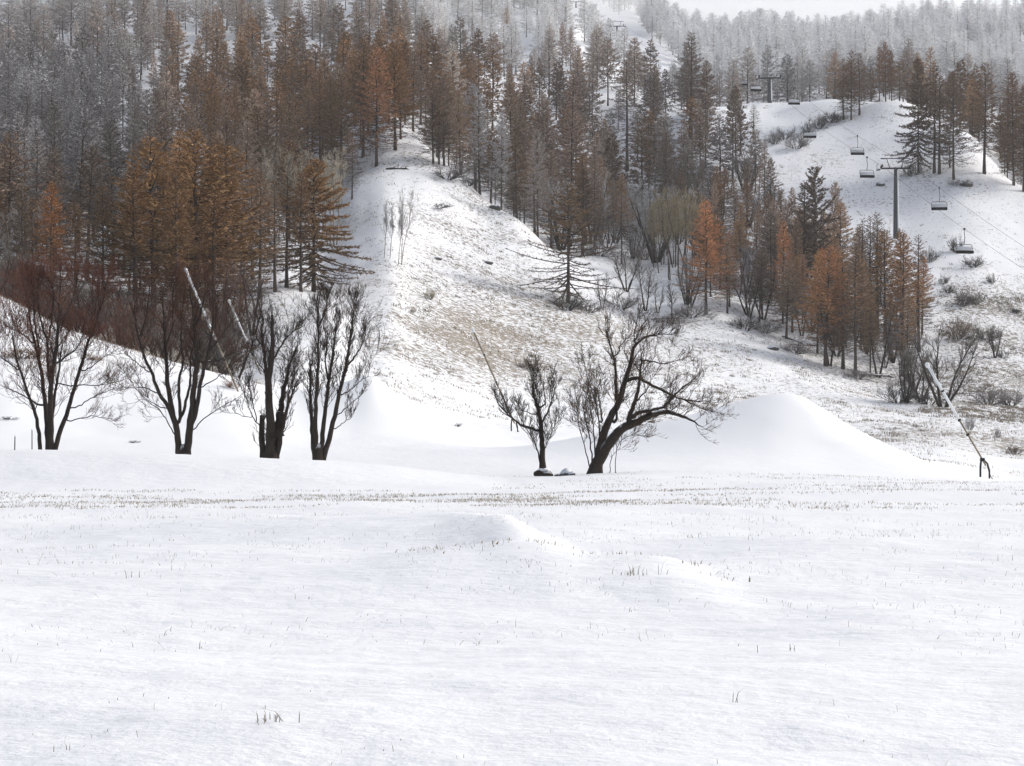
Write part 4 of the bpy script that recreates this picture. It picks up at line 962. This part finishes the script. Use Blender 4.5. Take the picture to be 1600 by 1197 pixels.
nodes = [low] + [t_ + np.array([0, 0, .55]) for t_ in tops] + [np.array([12, 1085, tops[-1][2] + 45])]
def rope(side):
    P = []
    for a, b in zip(nodes[:-1], nodes[1:]):
        L = np.linalg.norm(b - a)
        for k in np.linspace(0, 1, 25)[:-1]:
            p = a + (b - a) * k; p = p.copy(); p[2] -= 4 * k * (1 - k) * L * .013; P.append(p)
    P.append(nodes[-1]); P = np.array(P); P[:, 0] += side * 2.5; return P
ROPES = {s: rope(s) for s in (-1, 1)}
for s, nm in ((-1, 'left'), (1, 'right')):
    mb = MB(); mb.tube(ROPES[s], .021, 5); o = link('lift_cable', mb.mesh('lift_cable', True), M['steel_dark'])
    tag(o, 'thin dark haul cable on the %s side of the lift pylons' % nm, 'cable')
def chair_proto():
    t = thing('lift_chair', 'x', 'lift chair', (0, 0, 0), 0, 'chairs hanging on the lift cables')
    mb = MB(); mb.tube([[0, 0, -.1], [0, .02, -.7], [.12, .12, -1.3], [.1, .22, -1.9], [0, .2, -2.35]], [.05] * 5, 7); link('hanger', mb.mesh('hanger', True), M['steel_dark'], t)
    gb = MB(); gb.box((0, 0, -.02), (.22, .5, .3), None, .06); link('grip', gb.mesh('grip'), M['steel_dark'], t)
    W = 1.28; fb = MB(); top, bot = -2.35, -3.6
    fb.tube([[-W, -.1, bot + .1], [-W - .03, .1, bot + .5], [-W, .22, top - .18], [-W + .22, .22, top], [0, .22, top], [W - .22, .22, top], [W, .22, top - .18], [W + .03, .1, bot + .5], [W, -.1, bot + .1]], [.045] * 9, 7)
    fb.tube([[-W, .1, bot + .6], [-W, -.45, bot + .62]], [.035] * 2, 6); fb.tube([[W, .1, bot + .6], [W, -.45, bot + .62]], [.035] * 2, 6); link('frame', fb.mesh('frame', True), M['steel_dark'], t)
    sb = MB(); sb.box((0, -.2, bot + .04), (2 * W + .06, .7, .46), None, .12); seat = link('seat', sb.mesh('seat', True), M['seat'], t)
    kb = MB(); kb.box((0, .17, bot + .62), (2 * W - .15, .07, .62), None, .03); link('backrest', kb.mesh('backrest', True), M['snow'], t)
    nb = MB(); nb.box((0, -.2, bot + .31), (2 * W - .1, .5, .13), None, .06); link('snow_layer', nb.mesh('snow_layer', True), M['snow'], seat)
    return t
proto = chair_proto()
CH = [(-1, 291.5, 'lowest lift chair, just above the shrubs on the right slope'), (1, 322, 'lift chair right of the near pylon mast with a dark seat'), (-1, 350.5, 'lift chair just left of the near pylon crossarm'),
      (1, 378, 'lift chair over the open snow up and left of the near pylon'), (-1, 398, 'lift chair by the dark round shrubs on the crest slope'), (1, 437, 'lift chair right of the upper pylon, seen against the dark wood'),
      (-1, 456, 'lift chair just left of the upper pylon mast'), (1, 497, 'lift chair further left of the upper pylon, against the grey wood'), (-1, 562, 'far lift chair among the larches left of the crest'), (1, 655, 'very small lift chair above the middle ski run'), (-1, 790, 'tiny lift chair below the topmost pylon, left cable'), (1, 800, 'tiny lift chair below the topmost pylon, right cable'), (1, 858, 'tiny lift chair close to the topmost pylon')]
for i, (s, y, lab) in enumerate(CH):
    P = ROPES[s]; loc = [float(np.interp(y, P[:, 1], P[:, k])) for k in range(3)]
    if i == 0: proto.location = loc; proto.rotation_euler = (0, 0, R(6)); proto['label'] = lab
    else: dup(proto, loc, R([6, -7, 5, 3, -4, 2][i % 6]), lab)

# ------------------------------------------------------------------ grass
def blades(pts, hgt, wid, lean, r, seg=2):
    """Thin tapering blades: base points (n,3) -> arrays."""
    n = len(pts); a = r.uniform(0, 6.28, n); l = np.abs(r.normal(0, lean, n)) + .1; d = np.stack([np.cos(a), np.sin(a), np.zeros(n)], 1)
    s = np.stack([np.cos(a + r.normal(1.57, .5, n)), .3 * np.sin(a + 1.57), np.zeros(n)], 1); h = hgt[:, None]; up = np.array([0, 0, 1.])
    m = pts + up * h * .55 + d * h * l[:, None] * .35; t = pts + up * h * (1 - .25 * np.clip(l, 0, 1))[:, None] + d * h * l[:, None]; w = wid[:, None] * .5
    V = np.stack([pts - s * w - up * .02, pts + s * w - up * .02, m + s * w * .8, m - s * w * .8, t], 1).reshape(-1, 3)
    i = np.arange(n)[:, None] * 5
    return V, i + np.array([0, 1, 2, 3]), i + np.array([3, 2, 4])
def grass_object(name, pts, hgt, wid, lean, color, frost, label, seed):
    r = np.random.default_rng(seed); V, Q_, T_ = blades(pts, hgt, wid, lean, r); nf = len(Q_) + len(T_); b = r.random(len(pts))
    me = mesh_np(name, V, Q_, T_, {'tone': ('FACE', 'FLOAT', np.concatenate([b, b])), 'rnd': ('FACE', 'FLOAT', np.concatenate([r.random(len(pts))] * 2))})
    o = link(name, me, M['grass']); o.color = (*color, frost); tag(o, label, 'grass', kind='stuff'); return o
gr = np.random.default_rng(77)
def clumps(x, y, n, sd):
    k = gr.poisson(n, len(x)); X = np.repeat(x, k) + gr.normal(0, 1, k.sum()) * np.repeat(sd, k); Y = np.repeat(y, k) + gr.normal(0, 1, k.sum()) * np.repeat(sd, k); return X, Y
def uvsample(n, d0, d1, p0, p1):
    D = np.sqrt(gr.random(n) * (d1 * d1 - d0 * d0) + d0 * d0); px = gr.uniform(p0, p1, n); return D * (px - 800) / F, D, px
# near field: sparse tips, in wind-swept patches
x, y, px = uvsample(12000, 7.5, 45, -60, 1660); pat = vnoise(x * .45, y * .9, 61) * .6 + vnoise(x * 1.7, y * 2.5, 62) * .4
k = gr.random(len(x)) < sstep(.40, .78, pat) * (.35 + .65 * sstep(11, 24, y)) * .62; X, Y = clumps(x[k], y[k], 2.0, np.full(k.sum(), .15))
P = np.stack([X, Y, zg(X, Y)], 1)
grass_object('field_grass', P, (.012 + .075 * gr.random(len(P)) ** 2.2) * (1 + .3 * sstep(15, 40, Y)), gr.uniform(.0018, .0042, len(P)) * (1 + Y / 30), 1.1, (.27, .24, .19), .2, 'sparse dry grass tips poking through the snow of the near field', 1)
# tan strip under the snow bank, right flat
x, y, px = uvsample(19000, 44.5, 57.5, -60, 1660); k = gr.random(len(x)) < sstep(.35, .7, vnoise(x * .35, y * .7, 63)) * (.25 + .75 * np.exp(-((px - 650) / 420) ** 2)) * .8
X, Y = clumps(x[k], y[k], 3.0, np.full(k.sum(), .16)); P = np.stack([X, Y, zg(X, Y)], 1)
x, y, px = uvsample(4500, 57, 76, 760, 1660); k = gr.random(len(x)) < sstep(.5, .8, vnoise(x * .3, y * .5, 64)) * .6
X, Y = clumps(x[k], y[k], 2.5, np.full(k.sum(), .16)); P = np.concatenate([P, np.stack([X, Y, zg(X, Y)], 1)])
x, y, px = uvsample(2200, 100, 170, 1330, 1680); k = gr.random(len(x)) < sstep(.45, .75, vnoise(x * .2, y * .2, 65)) * .6
X, Y = clumps(x[k], y[k], 4, np.full(k.sum(), .25)); P2 = np.stack([X, Y, zg(X, Y)], 1)
x, y, px = uvsample(900, 104, 127, -60, 250); X, Y = clumps(x, y, 4, np.full(len(x), .25)); P2 = np.concatenate([P2, np.stack([X, Y, zg(X, Y)], 1)])
x, y, px = uvsample(700, 118, 135, 150, 470); k = gr.random(len(x)) < .5; X, Y = clumps(x[k], y[k], 5, np.full(k.sum(), .25)); P2 = np.concatenate([P2, np.stack([X, Y, zg(X, Y)], 1)])
xq = gr.uniform(-1.4, 2.4, 70); yq = np.interp(xq, [-2, -.5, .8, 1.55, 2.2, 4], [25.6, 24.9, 24.2, 23.2, 21.8, 18]) + gr.normal(.3, .7, 70); X, Y = clumps(xq, yq, 1.8, np.full(70, .12)); P3 = np.stack([X, Y, zg(X, Y)], 1)
P = np.concatenate([P, P2, P3]); grass_object('stubble_grass', P, gr.uniform(.025, .085, len(P)) * (1 + (P[:, 1] > 90) * 1.4), gr.uniform(.010, .022, len(P)) * (1 + (P[:, 1] > 90)), 1.2, (.33, .25, .155), .22, 'tan dry stubble in a band below the snow bank and on the flats', 2)
# meadow and slopes
x, y, px = uvsample(60000, 145, 420, -40, 1660); s_ = np.clip((x / half_w(y) + 1) / 2, 0, 1); gi = np.clip(np.searchsorted(rows, y), 0, len(rows) - 1)
gv = G[gi, np.clip((s_ * (len(SX) - 1)).astype(int), 0, len(SX) - 1)]
k = gr.random(len(x)) < np.clip((gv - .2) * 1.15, 0, .8) * sstep(.3, .65, vnoise(x * .28, y * .28, 66)); X, Y = clumps(x[k], y[k], 5, np.full(k.sum(), .28)); P = np.stack([X, Y, zg(X, Y)], 1)
grass_object('meadow_grass', P, gr.uniform(.10, .30, len(P)), gr.uniform(.035, .08, len(P)), .9, (.22, .165, .095), .22, 'tussocky dry grass showing through the thin snow of the hillside meadow', 3)
# dark heather tussocks on the right-hand slopes
x, y, px = uvsample(1700, 205, 318, 1440, 1680); k = gr.random(len(x)) < sstep(.35, .6, vnoise(x * .12, y * .12, 67)); xs = [x[k]]; ys = [y[k]]
x, y, px = uvsample(700, 300, 450, 1150, 1680); k = (y > belt_far(px) + 6) & (y < back_near(px) - 8) & (gr.random(len(x)) < .45 * sstep(.4, .7, vnoise(x * .1, y * .1, 68))); xs.append(x[k]); ys.append(y[k])
x, y, px = uvsample(500, 160, 260, 940, 1440); k = (y < forest_near(px) - 4) & (gr.random(len(x)) < .5 * sstep(.4, .7, vnoise(x * .12, y * .12, 69))); xs.append(x[k]); ys.append(y[k])
x, y, px = uvsample(300, 190, 320, 610, 880); k = (y < forest_near(px) - 8) & (gr.random(len(x)) < .35); xs.append(x[k]); ys.append(y[k])
x = np.concatenate(xs); y = np.concatenate(ys); X, Y = clumps(x, y, 26, gr.uniform(.18, .6, len(x))); P = np.stack([X, Y, zg(X, Y)], 1)
grass_object('heather', P, gr.uniform(.08, .34, len(P)), gr.uniform(.04, .09, len(P)), .8, (.075, .062, .052), .12, 'dark low heather tussocks scattered over the right-hand slopes', 4)
# a few tufts one can point at in the near field
for i, (px, py, n, h, spd, lab) in enumerate([(22,1035,3,.17,.03,'tall single grass stalk in the snow at the lower left edge'),(320,1015,4,.10,.05,'small upright tuft of stalks in the snow on the lower left'),(425,1128,18,.11,.05,'bent grass tuft with a small snow drift in the lower left foreground'),(95,1172,6,.05,.04,'low twiggy sprig at the bottom left'),
   (1145,1098,3,.13,.02,'single leaning grass stalk in the lower right foreground'),(982,899,24,.15,.06,'rusty grass tuft on the drift edge in the middle of the field'),(200,903,5,.14,.06,'small grass tuft on the left of the field'),(478,938,4,.12,.08,'bent broken stalk on the left of the field'),(1043,898,3,.22,.04,'tall thin stalk right of the rusty grass tuft'),(1243,1018,6,.14,.08,'upright tuft of short stalks on the right of the field')]):
    x, y, z = hit(px, py, 4); r = np.random.default_rng(200 + i); X = x + r.normal(0, spd, n) * r.uniform(.2, 1.8, n); Y = y + r.normal(0, spd * .6, n); P = np.stack([X - x, Y - y, zg(X, Y) - z], 1)
    V, Q_, T_ = blades(P, r.uniform(.25, 1.0, n) * h, np.full(n, .004) * (1 + y / 26), 1.0 if n > 5 else .4, r); b = r.random(n)
    o = link('grass_tuft', mesh_np('grass_tuft', V, Q_, T_, {'tone': ('FACE', 'FLOAT', np.concatenate([b, b])), 'rnd': ('FACE', 'FLOAT', r.random(2 * n))}), M['grass'], None, (x, y, z)); o.color = (.15, .10, .06, .02) if i == 5 else (.16, .14, .10, .05)
    tag(o, lab, 'grass tuft')

# ------------------------------------------------------------------ haze
hz = MB(); zlo = float(ZZ.min()) - 1; zhi = max(float(ZZ.max()) + 22, EYE + 5); hz.box((0, 545, (zlo + zhi) / 2), (1100, 1230, zhi - zlo))
hm = bpy.data.materials.new('haze'); hm.use_nodes = True; nt = hm.node_tree; nt.nodes.clear(); out = nt.nodes.new('ShaderNodeOutputMaterial'); pv = nt.nodes.new('ShaderNodeVolumePrincipled')
pv.inputs['Color'].default_value = (.985, .99, 1, 1); pv.inputs['Density'].default_value = .00011; pv.inputs['Anisotropy'].default_value = .2; nt.links.new(pv.outputs[0], out.inputs['Volume'])
haze = link('haze', hz.mesh('haze'), hm); tag(haze, 'thin pale winter haze over the valley', 'haze', kind='stuff')
def cloud(x, y, z, rx, ry, rz, dens, label):
    cb = MB(); nu, nv = 32, 16; ph = np.linspace(0, math.pi, nv + 1)[:, None]; th = np.linspace(0, 2 * math.pi, nu, endpoint=False)[None, :]
    V = np.stack([np.sin(ph) * np.cos(th) * rx, np.sin(ph) * np.sin(th) * ry, np.cos(ph) * rz + 0 * th], -1)
    V = V * (1 + .18 * fbm(V[..., 0] / 60 + x, V[..., 1] / 60 + V[..., 2] / 30, 8, 3))[..., None]
    Q = [[j * nu + i, (j + 1) * nu + i, (j + 1) * nu + (i + 1) % nu, j * nu + (i + 1) % nu] for j in range(nv) for i in range(nu)]
    cm = bpy.data.materials.new('mist'); cm.use_nodes = True; nt = cm.node_tree; nt.nodes.clear(); o_ = nt.nodes.new('ShaderNodeOutputMaterial'); p_ = nt.nodes.new('ShaderNodeVolumePrincipled')
    p_.inputs['Color'].default_value = (1, 1, 1, 1); p_.inputs['Density'].default_value = dens; nt.links.new(p_.outputs[0], o_.inputs['Volume'])
    o = link('mist', mesh_np('mist', V.reshape(-1, 3), Q, None, None, True), cm, None, (x, y, z)); tag(o, label, 'mist', kind='stuff')
cloud(95, 900, 196, 150, 110, 36, .0055, 'low cloud lying on the wooded ridge and fading the topmost trees')
